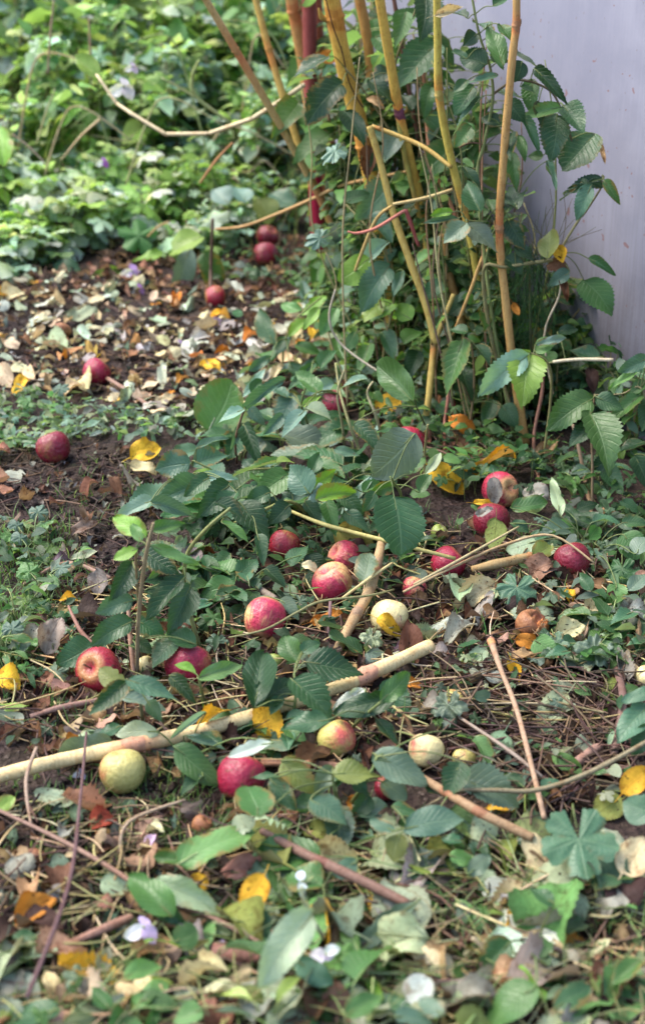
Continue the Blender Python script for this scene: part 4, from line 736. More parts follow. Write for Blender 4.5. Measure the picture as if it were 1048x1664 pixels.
# out of focus plants along the near edge
NG = 'low leafy weeds along the near edge'
plant('balsam_shoot', 'large two toned pale leaf folded over by the shrivelled apple', 'balsam', (300, 1420), [(290, 1404, 412, 1332, 62, 'lg', 'broad', .06), (380, 1352, 415, 1330, 34, 'pg', 'oval', .07), (300, 1400, 250, 1390, 22, 'mg', 'oval', .05)], h=.06, stemcol=(.35, .4, .2))
plant('balsam_shoot', 'curled dark leaf and pale mottled leaf under the brown twig', 'balsam', (250, 1500), [(280, 1490, 208, 1415, 52, 'mg', 'oval', .05), (245, 1432, 362, 1478, 44, 'pg', 'broad', .05), (400, 1500, 440, 1515, 50, 'dg', 'round', .04), (282, 1530, 322, 1512, 42, 'mg', 'round', .05), (250, 1470, 300, 1500, 30, 'dg')], h=.05)
plant('balsam_shoot', 'pale green hanging leaf in the blurred foreground', 'balsam', (500, 1500), [(508, 1484, 426, 1598, 56, 'pg', 'broad', .14), (520, 1400, 404, 1382, 66, 'mg', 'broad', .05), (525, 1440, 470, 1410, 60, 'mg', 'oval', .05), (440, 1410, 520, 1470, 50, 'mg', 'oval', .04)], [([(530, 1530, .02), (500, 1480, .12), (490, 1440, .16)], [.003, .003, .002], (.4, .42, .25))], h=.06)
near = [(460, 1630, 345, 1610, 56, 'gg'), (680, 1464, 568, 1538, 38, 'gg', 'lance'), (830, 1530, 780, 1580, 62, 'dg', 'broad'), (870, 1600, 790, 1660, 84, 'mg', 'broad'), (950, 1580, 880, 1540, 66, 'mg'), (900, 1640, 960, 1600, 60, 'dg'), (640, 1400, 690, 1380, 50, 'lg'), (720, 1440, 695, 1500, 42, 'li'), (620, 1560, 560, 1600, 50, 'mg'), (1000, 1530, 975, 1505, 34, 'li'), (60, 1525, 20, 1515, 26, 'dg'), (100, 1640, -20, 1660, 60, 'dg'), (200, 1590, 260, 1560, 40, 'lg'), (250, 1600, 330, 1560, 44, 'mg'), (180, 1640, 150, 1600, 40, 'mg'), (330, 1640, 280, 1655, 50, 'lg'), (420, 1660, 500, 1640, 56, 'lg'), (560, 1650, 620, 1610, 44, 'mg'), (700, 1560, 740, 1600, 46, 'lg'), (1040, 1560, 990, 1600, 54, 'mg'), (720, 1650, 680, 1620, 50, 'gg'), (640, 1650, 700, 1660, 50, 'bl'), (1000, 1660, 1040, 1620, 50, 'mg'), (580, 1400, 540, 1420, 40, 'bl'), (480, 1560, 540, 1600, 50, 'bl'), (760, 1420, 800, 1390, 34, 'gg'), (730, 1390, 770, 1400, 30, 'lg'), (60, 1590, 110, 1560, 34, 'mg'), (360, 1580, 310, 1560, 36, 'mg'), (960, 1440, 1010, 1430, 40, 'dg'), (900, 1470, 860, 1440, 36, 'dg'), (620, 1460, 570, 1470, 36, 'mg')]
clusters = []
for l in near:
    for c in clusters:
        if abs(c[0][0]-l[0]) < 110 and abs(c[0][1]-l[1]) < 110 and len(c) < 5: c.append(l); break
    else: clusters.append([l])
for c in clusters:
    c = [q for q in c if R.random() < .7] or c[:1]
    c = [(*q[:4], q[4]*R.uniform(.6, .85), q[5], R.choice(('oval', 'lance', 'serrate', 'broad'))) for q in c]
    plant('low_weed', 'low out of focus weed with broad green leaves along the near edge', 'weed', (sum(l[0] for l in c)/len(c), sum(l[1] for l in c)/len(c)+15), c, h=.06, group=NG, kind='oval', reach=.3)
# ================================================================== fallen leaves that can be told apart
def fallen(label, bx, by, tx, ty, wpx, col, kind='dead', h=.018, tilt=.4, mat=None, roll=0., v=None, group=None, name='fallen_leaf'):
    B = G(bx, by, h); T = tip_on(B, tx, ty, tilt); k = R.randrange(len(TPL[kind])) if v is None else v
    M = leaf_matrix(B, T, wpx*mpp(B)*1.1, tilt, roll); lo = min(gz(B.x, B.y), gz(T.x, T.y))
    if T.z < gz(T.x, T.y)+.006: M = Matrix.Translation(Vector((0, 0, gz(T.x, T.y)+.006-T.z))) @ M
    o = link(name, leaf_mesh(kind, k, mat or DEAD), None, jit(COL[col] if isinstance(col, str) else col, .1)); o.matrix_world = M
    return tag(o, label, 'fallen leaf', group)
FL = [
    ('golden leaf with purple brown stain hanging down from the pale stalk', 428, 1150, 446, 1236, 42, 'ye', .04, .75), ('golden leaf curled along the top of the pale stalk', 318, 1180, 376, 1148, 24, 'ye', .04, .5),
    ('crumpled orange yellow leaf at the foot of the bent cane', 698, 768, 752, 812, 44, 'ye', .03, .7), ('long deep yellow leaf lying above the rosy apple', 750, 770, 836, 746, 24, 'ye', .03, .5), ('short narrow yellow leaf under the long deep yellow one', 748, 782, 785, 770, 13, 'ye', .02, .5),
    ('heart shaped bright yellow leaf in the shade of the canes', 652, 650, 610, 668, 34, 'ye', .04, .75), ('ochre leaf in dark shade right of the bent cane', 770, 705, 728, 680, 30, 'og', .03, .7), ('tan rolled leaf with stalk right of the nearest cane base', 904, 714, 866, 745, 20, 'tn', .05, .6), ('dark red brown leaf curled under the ochre one', 735, 715, 765, 735, 30, 'bn', .02, .6),
    ('yellow leaf with pale belly on the bare soil edge', 212, 745, 262, 726, 44, 'ye', .02, .6), ('cream tan leaf below the yellow one on the soil edge', 212, 762, 254, 782, 30, 'cr', .015, .6), ('yellow crescent leaf by the tall thin shoot', 96, 972, 132, 976, 17, 'ye', .03, .5),
    ('bright yellow leaf at the left frame edge over a lime one', -10, 1095, 34, 1122, 40, 'ye', .03, .6), ('lime green fallen leaf at the left frame edge', -15, 1152, 48, 1148, 22, 'li', .02, .5), ('lime and yellow leaf low at the left frame edge', -8, 1318, 24, 1295, 24, 'li', .02, .6),
    ('torn olive leaf draped over the dark red apple', 806, 842, 799, 893, 32, 'ol', .075, .8), ('grey green leaf scrap stuck on the rosy apple', 802, 775, 802, 822, 26, 'gy', .07, .9), ('small clear yellow leaf between the two apples by the rosy one', 768, 818, 806, 822, 14, 'ye', .06, .6), ('grey leaf lying on top of the dark red apple', 772, 836, 800, 830, 16, 'gy', .07, .6),
    ('pinkish tan dead leaf beside the glossy dark crimson apple', 898, 924, 838, 946, 42, 'pk', .02, .6), ('blackish leaf in front of the glossy dark crimson apple', 886, 932, 936, 946, 26, 'db', .02, .5), ('pale rounded leaf right of the rosy apple', 890, 812, 848, 792, 34, 'gy', .03, .7),
    ('torn cream and brown leaf in front of the tan straw', 803, 953, 733, 1003, 48, 'cr', .03, .7), ('pale whitish leaf with wavy edge below the torn cream one', 754, 1011, 688, 1031, 28, 'wh', .02, .6), ('tan fragment right of the torn cream leaf', 770, 1000, 814, 1008, 22, 'tn', .015, .5),
    ('orange yellow leaf under the half eaten apple', 836, 1040, 880, 1050, 28, 'og', .02, .7), ('cream broken leaf at the edge of the wilted lobed leaves', 902, 1040, 950, 1018, 36, 'cr', .02, .6), ('small cream leaf lying above the half eaten apple', 872, 990, 900, 980, 14, 'cr', .015, .5), ('yellow and cream folded leaf right above the small cream one', 922, 960, 928, 988, 20, 'ye', .02, .7),
    ('small cream leaf at the tip of the slim pinkish stick', 755, 1046, 794, 1042, 14, 'cr', .015, .5), ('pale cream leaf with green tip left of the slim pinkish stick', 790, 1060, 757, 1092, 26, 'pg', .02, .6), ('little yellow leaf with red stalk right of the slim pinkish stick', 829, 1080, 843, 1119, 24, 'ye', .02, .7), ('pale green white leaf rolled at its tip on the dry stems', 922, 1134, 876, 1184, 40, 'pg', .03, .7),
    ('pinkish tan leaf standing at the right frame edge', 1040, 965, 1042, 925, 30, 'pk', .04, .8), ('grey rolled leaf near the right frame edge', 1000, 998, 1045, 985, 16, 'gy', .02, .5), ('brick red leaf behind the arching bramble stem', 905, 1282, 925, 1318, 34, 'rd', .02, .6), ('bright yellow leaf at the right frame edge', 1010, 1290, 1056, 1250, 36, 'ye', .05, .8), ('pale olive leaf under the bright yellow edge one', 1010, 1300, 968, 1325, 44, 'ol', .02, .6),
    ('cream mottled leaf at the right frame edge below the large lobed leaf', 1010, 1420, 1052, 1370, 58, 'cr', .05, .7), ('pale yellow leaf half under the tan brown stick', 790, 1310, 835, 1318, 24, 'ye', .015, .5), ('orange leaf in shade below the dark peeping apple', 566, 1295, 596, 1330, 32, 'og', .03, .7),
    ('crumpled pale leaf with holes by the tan brown stick', 795, 1325, 768, 1385, 40, 'pg', .05, .8), ('small white green leaf below the crumpled holed one', 792, 1412, 792, 1440, 26, 'pg', .03, .8),
    ('grey triangular leaf by the rotten greenish apple', 22, 1392, 50, 1438, 56, 'gy', .03, .8), ('round grey green leaf right of the grey triangular one', 80, 1405, 118, 1408, 36, 'gg', .02, .7), ('orange brown leaf with dark heart on the lower left soil', 24, 1502, 92, 1462, 44, 'og', .02, .6), ('round brick red leaf on the dark soil', 142, 1335, 192, 1330, 42, 'rd', .02, .6),
    ('pale green boat shaped leaf on the left soil', 122, 1305, 56, 1290, 26, 'pg', .02, .6), ('cream yellow oval leaf near the bottom edge', 190, 1610, 238, 1645, 40, 'cr', .02, .6), ('yellow leaf hanging by its upright stalk over the folded pale leaf', 430, 1422, 398, 1479, 40, 'ye', .07, .9), ('dull yellow leaf behind the hanging one', 325, 1418, 322, 1452, 28, 'ye', .03, .8),
    ('small yellow leaf below the purplish brown stick', 604, 1455, 616, 1485, 28, 'ye', .03, .8), ('orange blurred leaf low at the right', 900, 1532, 952, 1530, 26, 'og', .02, .5), ('white petal like leaf in the lower right', 808, 1495, 846, 1512, 26, 'wh', .03, .7), ('pale white green leaf near the bottom centre', 660, 1625, 698, 1590, 44, 'wh', .04, .8), ('grey green oval leaf on the lower right litter', 958, 1476, 856, 1478, 46, 'pg', .03, .6),
    ('small pale leaf left of the grey green oval one', 740, 1485, 765, 1480, 24, 'gg', .03, .6), ('small brown purple leaf under the brown twig', 160, 1465, 185, 1475, 24, 'pk', .02, .5), ('pale leaf on dark soil behind the curled dark leaf', 165, 1430, 205, 1450, 38, 'pg', .02, .5), ('cream small leaf on the soil by the dark thin stem', 105, 1388, 130, 1392, 18, 'cr', .02, .5),
    ('pale grey torn leaf on soil left of the turned red apple', 40, 1048, 62, 1018, 36, 'gy', .03, .7), ('papery grey brown leaf leaning on the pale grey torn one', 75, 1062, 100, 1005, 40, (.26, .22, .17), .03, .7), ('grey brown leaf on the bare soil', 115, 870, 160, 848, 24, (.24, .18, .14), .02, .5), ('purplish grey leaf on the bare soil', 88, 910, 124, 918, 24, (.14, .10, .13), .02, .5), ('long grey leaf beside the tall thin shoot', 158, 935, 160, 985, 32, (.22, .19, .17), .03, .6), ('pale green narrow leaf on the bare soil', 115, 908, 158, 896, 14, 'pg', .02, .5),
    ('rusty brown round leaf under the bramble arch', 318, 900, 356, 910, 34, (.24, .085, .03), .03, .7), ('grey triangular leaf scrap right of the rusty brown one', 350, 905, 376, 930, 26, 'gy', .02, .6), ('grey rotten wood like leaf left of the oval green one', 312, 905, 310, 958, 34, (.20, .18, .155), .03, .8), ('tan leaf behind the dangling blue green leaf', 150, 1150, 170, 1185, 34, 'tn', .02, .7), ('brown orange curled leaf above the pale stalk at its left', 108, 1208, 138, 1194, 22, 'og', .02, .5),
    ('yellow olive leaf behind the striped pair', 545, 860, 610, 890, 56, (.30, .28, .07), .05, .8), ('yellow brown leaf below the striped pair', 505, 1012, 555, 1002, 22, 'og', .02, .5), ('yellow curl at the foot of the pale yellow apple', 612, 1005, 655, 1030, 26, 'ye', .04, .7), ('cream curled leaf tip left of the striped pair', 515, 925, 490, 918, 18, 'cr', .06, .6),
    ('dry yellow leaf behind the lime one near the nearest cane', 862, 566, 895, 534, 32, (.50, .40, .10), .17, .8), ('tan curled dry leaf among dark leaves at the far right', 972, 838, 1000, 830, 20, 'tn', .03, .6), ('deep purple dead leaf beside the end of the pale stalk', 715, 1085, 750, 1075, 28, 'db', .02, .5), ('dark purple dead leaf right of the pale yellow apple', 640, 1050, 668, 1058, 30, (.07, .04, .055), .02, .6), ('maroon dead leaf below the end of the pale stalk', 700, 1065, 735, 1085, 34, (.12, .045, .04), .02, .6), ('orange scrap under the grey stem end', 660, 1115, 690, 1108, 20, 'og', .02, .5),
]
for l in FL:
    lab, a, b, c, d, w_, col, h, tl = l; k = 'flat' if col in ('pg', 'wh', 'li', 'gg', 'ol') or (col == 'ye' and tl > .7) else 'dead'
    fallen(lab, a, b, c, d, w_, col, k, h, tl, DEAD if k == 'dead' or col != 'li' else LEAF)
def stand(Y, label, bx, by, tx, ty, w_, col, tilt=.8):
    B = D(bx, by, Y); T = tip_on(B, tx, ty, tilt); k = R.randrange(len(TPL['dead'])); M = leaf_matrix(B, T, w_*mpp(B), tilt)
    o = link('withered_leaf', leaf_mesh('dead', k, DEAD), None, COL[col]); o.matrix_world = M; tag(o, label, 'withered leaf')
stand(2.97, 'yellow leaf caught in the climber behind the olive leaf', 905, 398, 914, 428, 30, 'ye'); stand(2.93, 'dark brown shrivelled leaf hanging in front of the wall', 957, 596, 964, 640, 22, 'db'); stand(2.97, 'brown withered leaf hanging under the arching climber', 912, 440, 920, 490, 18, 'bn')
stand(2.98, 'reddish brown crumpled leaf below the yellow one on the climber', 888, 430, 925, 440, 26, 'bn'); stand(3.42, 'brown crumpled leaf hanging in front of the thickest golden cane', 600, 238, 596, 292, 36, 'bn'); stand(3.05, 'cream withered leaf at the top of the climber by the wall', 706, 26, 752, 12, 20, 'cr'); stand(4.1, 'ochre withered leaf between the crimson and golden canes', 520, 88, 545, 100, 26, 'og')
stand(3.1, 'tiny thin dried leaf on the wall side of the climber', 975, 232, 982, 268, 9, 'tn'); stand(3.3, 'yellow speckled withered leaf on the golden cane joint', 596, 158, 625, 178, 14, 'tn'); stand(3.6, 'rusty long leaf standing between the cane bases', 655, 470, 660, 510, 18, 'og'); stand(3.0, 'orange scrap caught behind the nearest cane', 832, 492, 842, 514, 14, 'og'); stand(3.4, 'rust brown hanging leaf strip deep in the clump', 618, 545, 630, 590, 16, 'bn')

# ================================================================== scattered leaves: one object each
def inpoly(x, y, P):
    c = False; j = len(P)-1
    for i in range(len(P)):
        if (P[i][1] > y) != (P[j][1] > y) and x < (P[j][0]-P[i][0])*(y-P[i][1])/(P[j][1]-P[i][1])+P[i][0]: c = not c
        j = i
    return c
def rnd_in(P, rng=R):
    xs = [p[0] for p in P]; ys = [p[1] for p in P]
    while True:
        x, y = rng.uniform(min(xs), max(xs)), rng.uniform(min(ys), max(ys))
        if inpoly(x, y, P): return x, y
PATH = [(-30, 470), (60, 440), (200, 450), (400, 480), (470, 470), (560, 520), (520, 600), (440, 640), (330, 690), (180, 650), (60, 630), (-30, 640)]
SOILZ = [(-30, 720), (250, 720), (270, 830), (190, 960), (60, 960), (-30, 900)]
MID = [(100, 960), (380, 860), (700, 840), (1000, 900), (1060, 1050), (760, 1110), (600, 1250), (330, 1250), (80, 1250), (-20, 1150)]
RIGHTZ = [(690, 1060), (1060, 1040), (1060, 1250), (880, 1330), (700, 1240)]
LOWZ = [(-30, 1280), (380, 1320), (620, 1340), (1060, 1390), (1060, 1690), (-30, 1690)]
SOIL2 = [(-30, 1270), (260, 1250), (400, 1330), (330, 1480), (200, 1560), (-30, 1540)]
LOWZ2 = [(400, 1340), (620, 1340), (1060, 1390), (1060, 1690), (-30, 1690), (-30, 1560), (220, 1560), (360, 1480)]
BACKZ = [(440, 420), (640, 420), (760, 640), (850, 760), (680, 760), (560, 640)]
RZ2 = [(660, 960), (1060, 940), (1060, 1110), (900, 1080), (760, 1110), (690, 1060)]
LM = MB()
def scatter(zone, n, cols, size, label, group, kind='dead', mat=None, hh=(.008, .022)):
    for _ in range(n):
        x, y = rnd_in(zone); p = G(x, y, R.uniform(*hh))
        while hides(p, .8): x, y = rnd_in(zone); p = G(x, y, R.uniform(*hh))
        L = R.uniform(*size); a = R.uniform(0, 6.283); nx, ny = R.gauss(0, .28), R.gauss(0, .28)
        nrm = Vector((nx, ny - .12, 1)).normalized(); d = Vector((math.cos(a), math.sin(a), 0)); d = (d - nrm*d.dot(nrm)).normalized(); xx = d.cross(nrm)
        wdt = L*R.uniform(.45, .8); s = 1 if R.random() < .6 else -1
        M = Matrix.Translation(p - d*L/2 + Vector((0, 0, .006))) @ Matrix((xx*wdt*s, d*L, nrm*L*s)).transposed().to_4x4()
        col = jit(COL[R.choice(cols)], .2); k = R.randrange(len(TPL[kind]))
        if label is None: LM.leaf(TPL[kind][k], M, col); continue
        o = link('fallen_leaf', leaf_mesh(kind, k, mat or DEAD), None, col); o.matrix_world = M; tag(o, label, 'fallen leaf', group)
scatter(PATH, 110, ['cr', 'wh', 'gy', 'cr', 'pg'], (.03, .06), None, None, 'flat')
scatter(PATH, 56, ['cr', 'wh', 'wh', 'cr', 'pg'], (.045, .085), 'small cream or whitish leaf lying in the path litter', 'cream leaves in the path litter')
scatter(PATH, 28, ['ye', 'og', 'ye'], (.035, .07), 'small yellow or orange leaf lying in the path litter', 'yellow leaves in the path litter')
scatter(PATH, 34, ['tn', 'bn', 'tn', 'gy', 'cr'], (.03, .06), None, None)
scatter(PATH, 8, ['dg', 'gg', 'lg'], (.04, .07), None, None, 'flat')
scatter(SOILZ, 18, ['bn', 'gy', 'pk', 'tn'], (.03, .06), None, None)
scatter(MID, 34, ['db', 'bn', 'bn', 'tn', 'pk'], (.025, .045), None, None)
scatter(MID, 20, ['db', 'bn', 'bn', 'tn', 'pk'], (.05, .08), 'brown dead leaf lying between the apples', 'brown leaves between the apples')
scatter(MID, 26, ['gg', 'dg', 'gg', 'pg'], (.04, .08), 'dull green fallen leaf lying between the apples', 'green fallen leaves between the apples', 'flat', LEAF)
scatter(RIGHTZ, 12, ['db', 'bn', 'bn', 'gy'], (.03, .06), None, None)
scatter(RZ2, 22, ['cr', 'pk', 'gy', 'tn', 'pg'], (.04, .08), 'pale tan or greyish withered leaf in the litter at the right', 'pale withered leaves right of the pale stalk')
scatter(RIGHTZ, 10, ['pg', 'gg', 'gy', 'ol'], (.05, .08), 'grey green wilted leaf lying on the dry stems', 'wilted leaves on the dry stems', 'flat')
scatter(LOWZ2, 16, ['cr', 'ye', 'cr', 'tn'], (.04, .08), 'blurred cream or yellow leaf on the near ground', 'cream and yellow leaves on the near ground')
scatter(LOWZ, 90, ['bn', 'db', 'tn', 'pk', 'tn', 'gy', 'cr'], (.035, .08), None, None)
scatter(LOWZ2, 18, ['pg', 'lg', 'gg', 'pg', 'ol', 'wh'], (.05, .11), 'blurred pale or green fallen leaf on the near ground', 'green leaves on the near ground', 'flat', LEAF)
scatter(LOWZ2, 42, ['pg', 'gy', 'pg', 'ol', 'lg', 'gg'], (.05, .12), 'blurred pale green wilted curled leaf on the near ground', 'wilted leaves on the near ground')
scatter(BACKZ, 16, ['bn', 'og', 'cr', 'pk'], (.04, .08), None, None)

# ================================================================== stuff nobody could count
def crumbs():
    m = LM; r = random.Random(21)
    def piece(x, y, L, col, hh):
        p = G(x, y, hh); a = r.uniform(0, 6.283); nrm = Vector((r.gauss(0, .3), r.gauss(0, .3), 1)).normalized(); d = Vector((math.cos(a), math.sin(a), 0)); d = (d-nrm*d.dot(nrm)).normalized()
        M = Matrix.Translation(p) @ Matrix((d.cross(nrm)*L*r.uniform(.4, .8), d*L, nrm*L)).transposed().to_4x4(); m.leaf(r.choice(LOW['dead']), M, jit(tuple(q*(1 if col in ('cr', 'wh') else .72) for q in COL[col]), .3, r))  # browns lowered to paint deeper shade into the gaps between leaves
    for Z, n, cols, sz in ((PATH, 800, ['bn', 'tn', 'tn', 'db', 'gy', 'cr', 'cr', 'wh', 'db', 'gg'], (.015, .045)), (MID, 1300, ['db', 'db', 'bn', 'bn', 'tn'], (.012, .05)), (RIGHTZ, 380, ['db', 'bn', 'db'], (.012, .045)), (LOWZ, 1000, ['db', 'bn', 'db', 'tn', 'gg'], (.012, .04)), (SOILZ, 220, ['db', 'bn', 'gy'], (.01, .03)), (BACKZ, 480, ['db', 'bn', 'bn', 'tn'], (.02, .05)), ([(-30, 400), (560, 380), (560, 480), (-30, 480)], 520, ['db', 'bn', 'db', 'tn', 'pk'], (.02, .06))):
        for _ in range(n): x, y = rnd_in(Z, r); piece(x, y, r.uniform(*sz), r.choice(cols), r.uniform(.002, .014))
    tag(m.build('leaf_litter', DEAD), 'crumbled brown leaf litter covering the soil', 'leaf litter', None, 'stuff')
def straws():
    m = MB(); r = random.Random(8)
    def st(x, y, L, a, col, rad, hmax):
        p = G(x, y, r.uniform(.004, hmax)); d = Vector((math.cos(a), math.sin(a), r.gauss(0, .13))); b = Vector((r.gauss(0, .16), r.gauss(0, .16), r.gauss(0, .05)))*L
        pts = [p-d*L*.5, p+b*.6, p+d*L*.5]
        pts = [Vector((q.x, q.y, max(q.z, gz(q.x, q.y)+.002))) for q in pts]
        m.tube(pts, [rad, rad, rad*.6], 4, col, False, 4)
    BRN = [(.075, .048, .036), (.115, .075, .052), (.055, .036, .03), (.17, .12, .072), (.095, .062, .048)]; STR = [(.42, .32, .15), (.34, .27, .13), (.30, .28, .11), (.5, .42, .24)]  # browns include painted darkness for the shaded gaps between leaves
    for _ in range(400): x, y = rnd_in(RIGHTZ, r); st(x, y, r.uniform(.03, .19), r.gauss(.6, 1.3), jit(r.choice(BRN), .3, r), r.uniform(.0006, .002), .035)
    for _ in range(20): x, y = r.uniform(700, 930), r.uniform(1115, 1170); st(x, y, r.uniform(.1, .25), r.gauss(.05, .35), jit(r.choice(STR), .2, r), r.uniform(.001, .002), .04)
    for _ in range(800): x, y = rnd_in(MID, r); st(x, y, r.uniform(.03, .15), r.uniform(0, 6.28), jit(r.choice(BRN+STR), .25, r), r.uniform(.0007, .0018), .03)
    for _ in range(300): x, y = rnd_in(LOWZ2, r); st(x, y, r.uniform(.04, .17), r.gauss(.2, 1.2), jit(r.choice([(.12, .18, .06), (.20, .25, .10), (.26, .24, .12)]), .3, r), r.uniform(.0006, .0013), .05)
    for _ in range(850): x, y = rnd_in(LOWZ, r); st(x, y, r.uniform(.03, .14), r.gauss(.2, 1.), jit(r.choice(BRN+STR), .25, r), r.uniform(.0008, .002), .03)
    for _ in range(300): x, y = rnd_in(PATH, r); st(x, y, r.uniform(.03, .14), r.uniform(0, 6.28), jit(r.choice(BRN), .25, r), r.uniform(.001, .0025), .015)
    for _ in range(260): x, y = rnd_in(SOILZ, r); st(x, y, r.uniform(.02, .1), r.uniform(0, 6.28), jit(r.choice(BRN), .25, r), r.uniform(.0008, .0018), .012)
    for _ in range(300): x, y = rnd_in(BACKZ, r); st(x, y, r.uniform(.05, .2), r.uniform(0, 6.28), jit(r.choice(BRN), .25, r), r.uniform(.001, .0028), .03)
    tag(m.build('dry_stems', TWIG), 'tangle of thin dry stems and straws spread over the soil', 'dry stems', None, 'stuff')
def grass():
    m = MB(); r = random.Random(4)
    def blade(x, y, L, col, p=None):
        p = p or G(x, y, 0); a = r.uniform(0, 6.283); d = Vector((math.cos(a), math.sin(a), 0)); s = d.cross(Vector((0, 0, 1)))*r.uniform(.0009, .0018); k = r.uniform(.3, 1.1)
        V = []
        for i in range(4):
            t = i/3; c = p + Vector((0, 0, 1))*L*t*(1-.35*k*t) + d*L*k*t*t; w_ = s*(1-t*.9); V += [tuple(c-w_), tuple(c+w_)]
        m.add(V, [(0, 1, 3, 2), (2, 3, 5, 4), (4, 5, 7, 6)], [(.3, 0)]*8, col)
    GC = [(.06, .15, .03), (.10, .20, .045), (.14, .22, .06), (.05, .11, .035)]
    for Z, n, L in (([(-30, 850), (110, 850), (160, 960), (80, 1060), (-30, 1090)], 420, (.02, .05)), ([(80, 1280), (320, 1240), (440, 1330), (300, 1400), (60, 1400)], 230, (.012, .035)), (LOWZ2, 700, (.02, .06)), (SOIL2, 300, (.01, .03)), (MID, 520, (.015, .05)), ([(60, 780), (260, 720), (260, 850), (120, 860)], 80, (.015, .04))):
        for _ in range(n):
            x, y = rnd_in(Z, r)
            for q in range(r.choice((1, 2, 4))): blade(x+r.gauss(0, 4), y+r.gauss(0, 3), r.uniform(*L), jit(r.choice(GC), .25, r))
    for _ in range(600):
        x, y = r.uniform(-1.3, .15), r.uniform(4.65, 6.2); blade(0, 0, r.uniform(.12, .38), jit(r.choice([(.14, .24, .06), (.22, .30, .12), (.36, .32, .16), (.08, .17, .05)]), .25, r), Vector((x, y, gz(x, y))))
    tag(m.build('grass', LEAFBG), 'short fine grass sprouting between soil and litter', 'grass', None, 'stuff')
def creepers():
    """low weeds with tiny leaves: the strip across the path, moss patches, the near ground"""
    m = MB(); r = random.Random(14)
    STRIP = [(-30, 640), (60, 625), (150, 650), (260, 660), (400, 660), (430, 700), (300, 705), (140, 705), (-30, 745)]
    LEFT = [(-30, 850), (90, 850), (150, 900), (110, 960), (130, 1060), (60, 1100), (-30, 1060)]
    UNDER = [(250, 840), (640, 760), (700, 860), (640, 960), (470, 1040), (330, 1060), (230, 1080)]
    RT = [(880, 830), (1060, 800), (1060, 1060), (880, 1080), (900, 960)]
    for Z, n, S, cols, H in ((STRIP, 620, (.014, .036), ['gg', 'lg', 'pb', 'pb', 'pg'], .035), (LEFT, 190, (.012, .035), ['mg', 'lg', 'gg', 'dg'], .05), (UNDER, 400, (.018, .05), ['dg', 'mg', 'gg', 'dk', 'dg'], .05), (RT, 230, (.014, .05), ['gg', 'dg', 'mg', 'gg'], .045),
                          (LOWZ2, 150, (.012, .045), ['lg', 'mg', 'gg', 'ol', 'pg'], .05), (RIGHTZ, 170, (.01, .04), ['gg', 'mg', 'dg', 'pg'], .04), (MID, 300, (.01, .03), ['gg', 'mg', 'dg'], .025), ([(380, 400), (540, 400), (540, 470), (330, 450)], 160, (.015, .05), ['mg', 'dg', 'gg'], .05), (BACKZ, 350, (.02, .05), ['mg', 'dg', 'lg'], .1), ([(560, 640), (760, 640), (1040, 760), (1060, 900), (860, 800), (640, 760)], 360, (.015, .045), ['dg', 'dk', 'mg'], .07)):
        for _ in range(n):
            x, y = rnd_in(Z, r); p = G(x, y, r.uniform(.005, H))
            if hides(p, .6): continue
            a = r.uniform(0, 6.283); L = r.uniform(*S)
            nrm = Vector((r.gauss(0, .4), r.gauss(-.15, .4), 1)).normalized(); d = Vector((math.cos(a), math.sin(a), r.uniform(-.2, .5))); d = (d-nrm*d.dot(nrm)).normalized()
            kd = r.choice(('serrate', 'palm', 'lance', 'lance', 'oval') if Z is not LOWZ2 else ('lance', 'lance', 'serrate', 'palm')); wd = L*{'oval': .6, 'serrate': .6, 'palm': .95, 'lance': .3}[kd]
            m.leaf(r.choice(LOW[kd]), Matrix.Translation(p) @ Matrix((d.cross(nrm)*wd, d*L, nrm*L)).transposed().to_4x4(), jit(COL[r.choice(cols)], .3, r))
            if r.random() < .25: g = Vector((p.x+r.gauss(0, .01), p.y+r.gauss(0, .01), gz(p.x, p.y))); m.tube([g, p], .0008, 3, (.2, .24, .1), False, 1)
    tag(m.build('creeping_weeds', LEAFBG), 'mat of tiny leaved creeping weeds over soil', 'weeds', None, 'stuff')
def clods():
    m = MB(); r = random.Random(31); T6 = [(1, 0, 0), (-1, 0, 0), (0, 1, 0), (0, -1, 0), (0, 0, 1), (0, 0, -1)]; F8 = [(0, 2, 4), (2, 1, 4), (1, 3, 4), (3, 0, 4), (2, 0, 5), (1, 2, 5), (3, 1, 5), (0, 3, 5)]
    for Z, n in ((SOILZ, 900), (SOIL2, 800), (PATH, 500), (MID, 500)):
        for _ in range(n):
            x, y = rnd_in(Z, r); p = G(x, y, 0); s_ = r.choice((.003, .004, .006, .009, .013))*r.uniform(.6, 1.2); a = r.uniform(0, 6.28)
            V = []
            for v in T6: q = Vector(v)*s_*r.uniform(.6, 1.3); q.z *= .6; V.append(tuple(Matrix.Rotation(a, 3, 'Z') @ q + p))
            m.add(V, F8)
    tag(m.build('soil_crumbs', SOIL), 'loose crumbs and clods of dark soil', 'soil', None, 'stuff')
clods(); crumbs(); straws(); grass(); creepers()

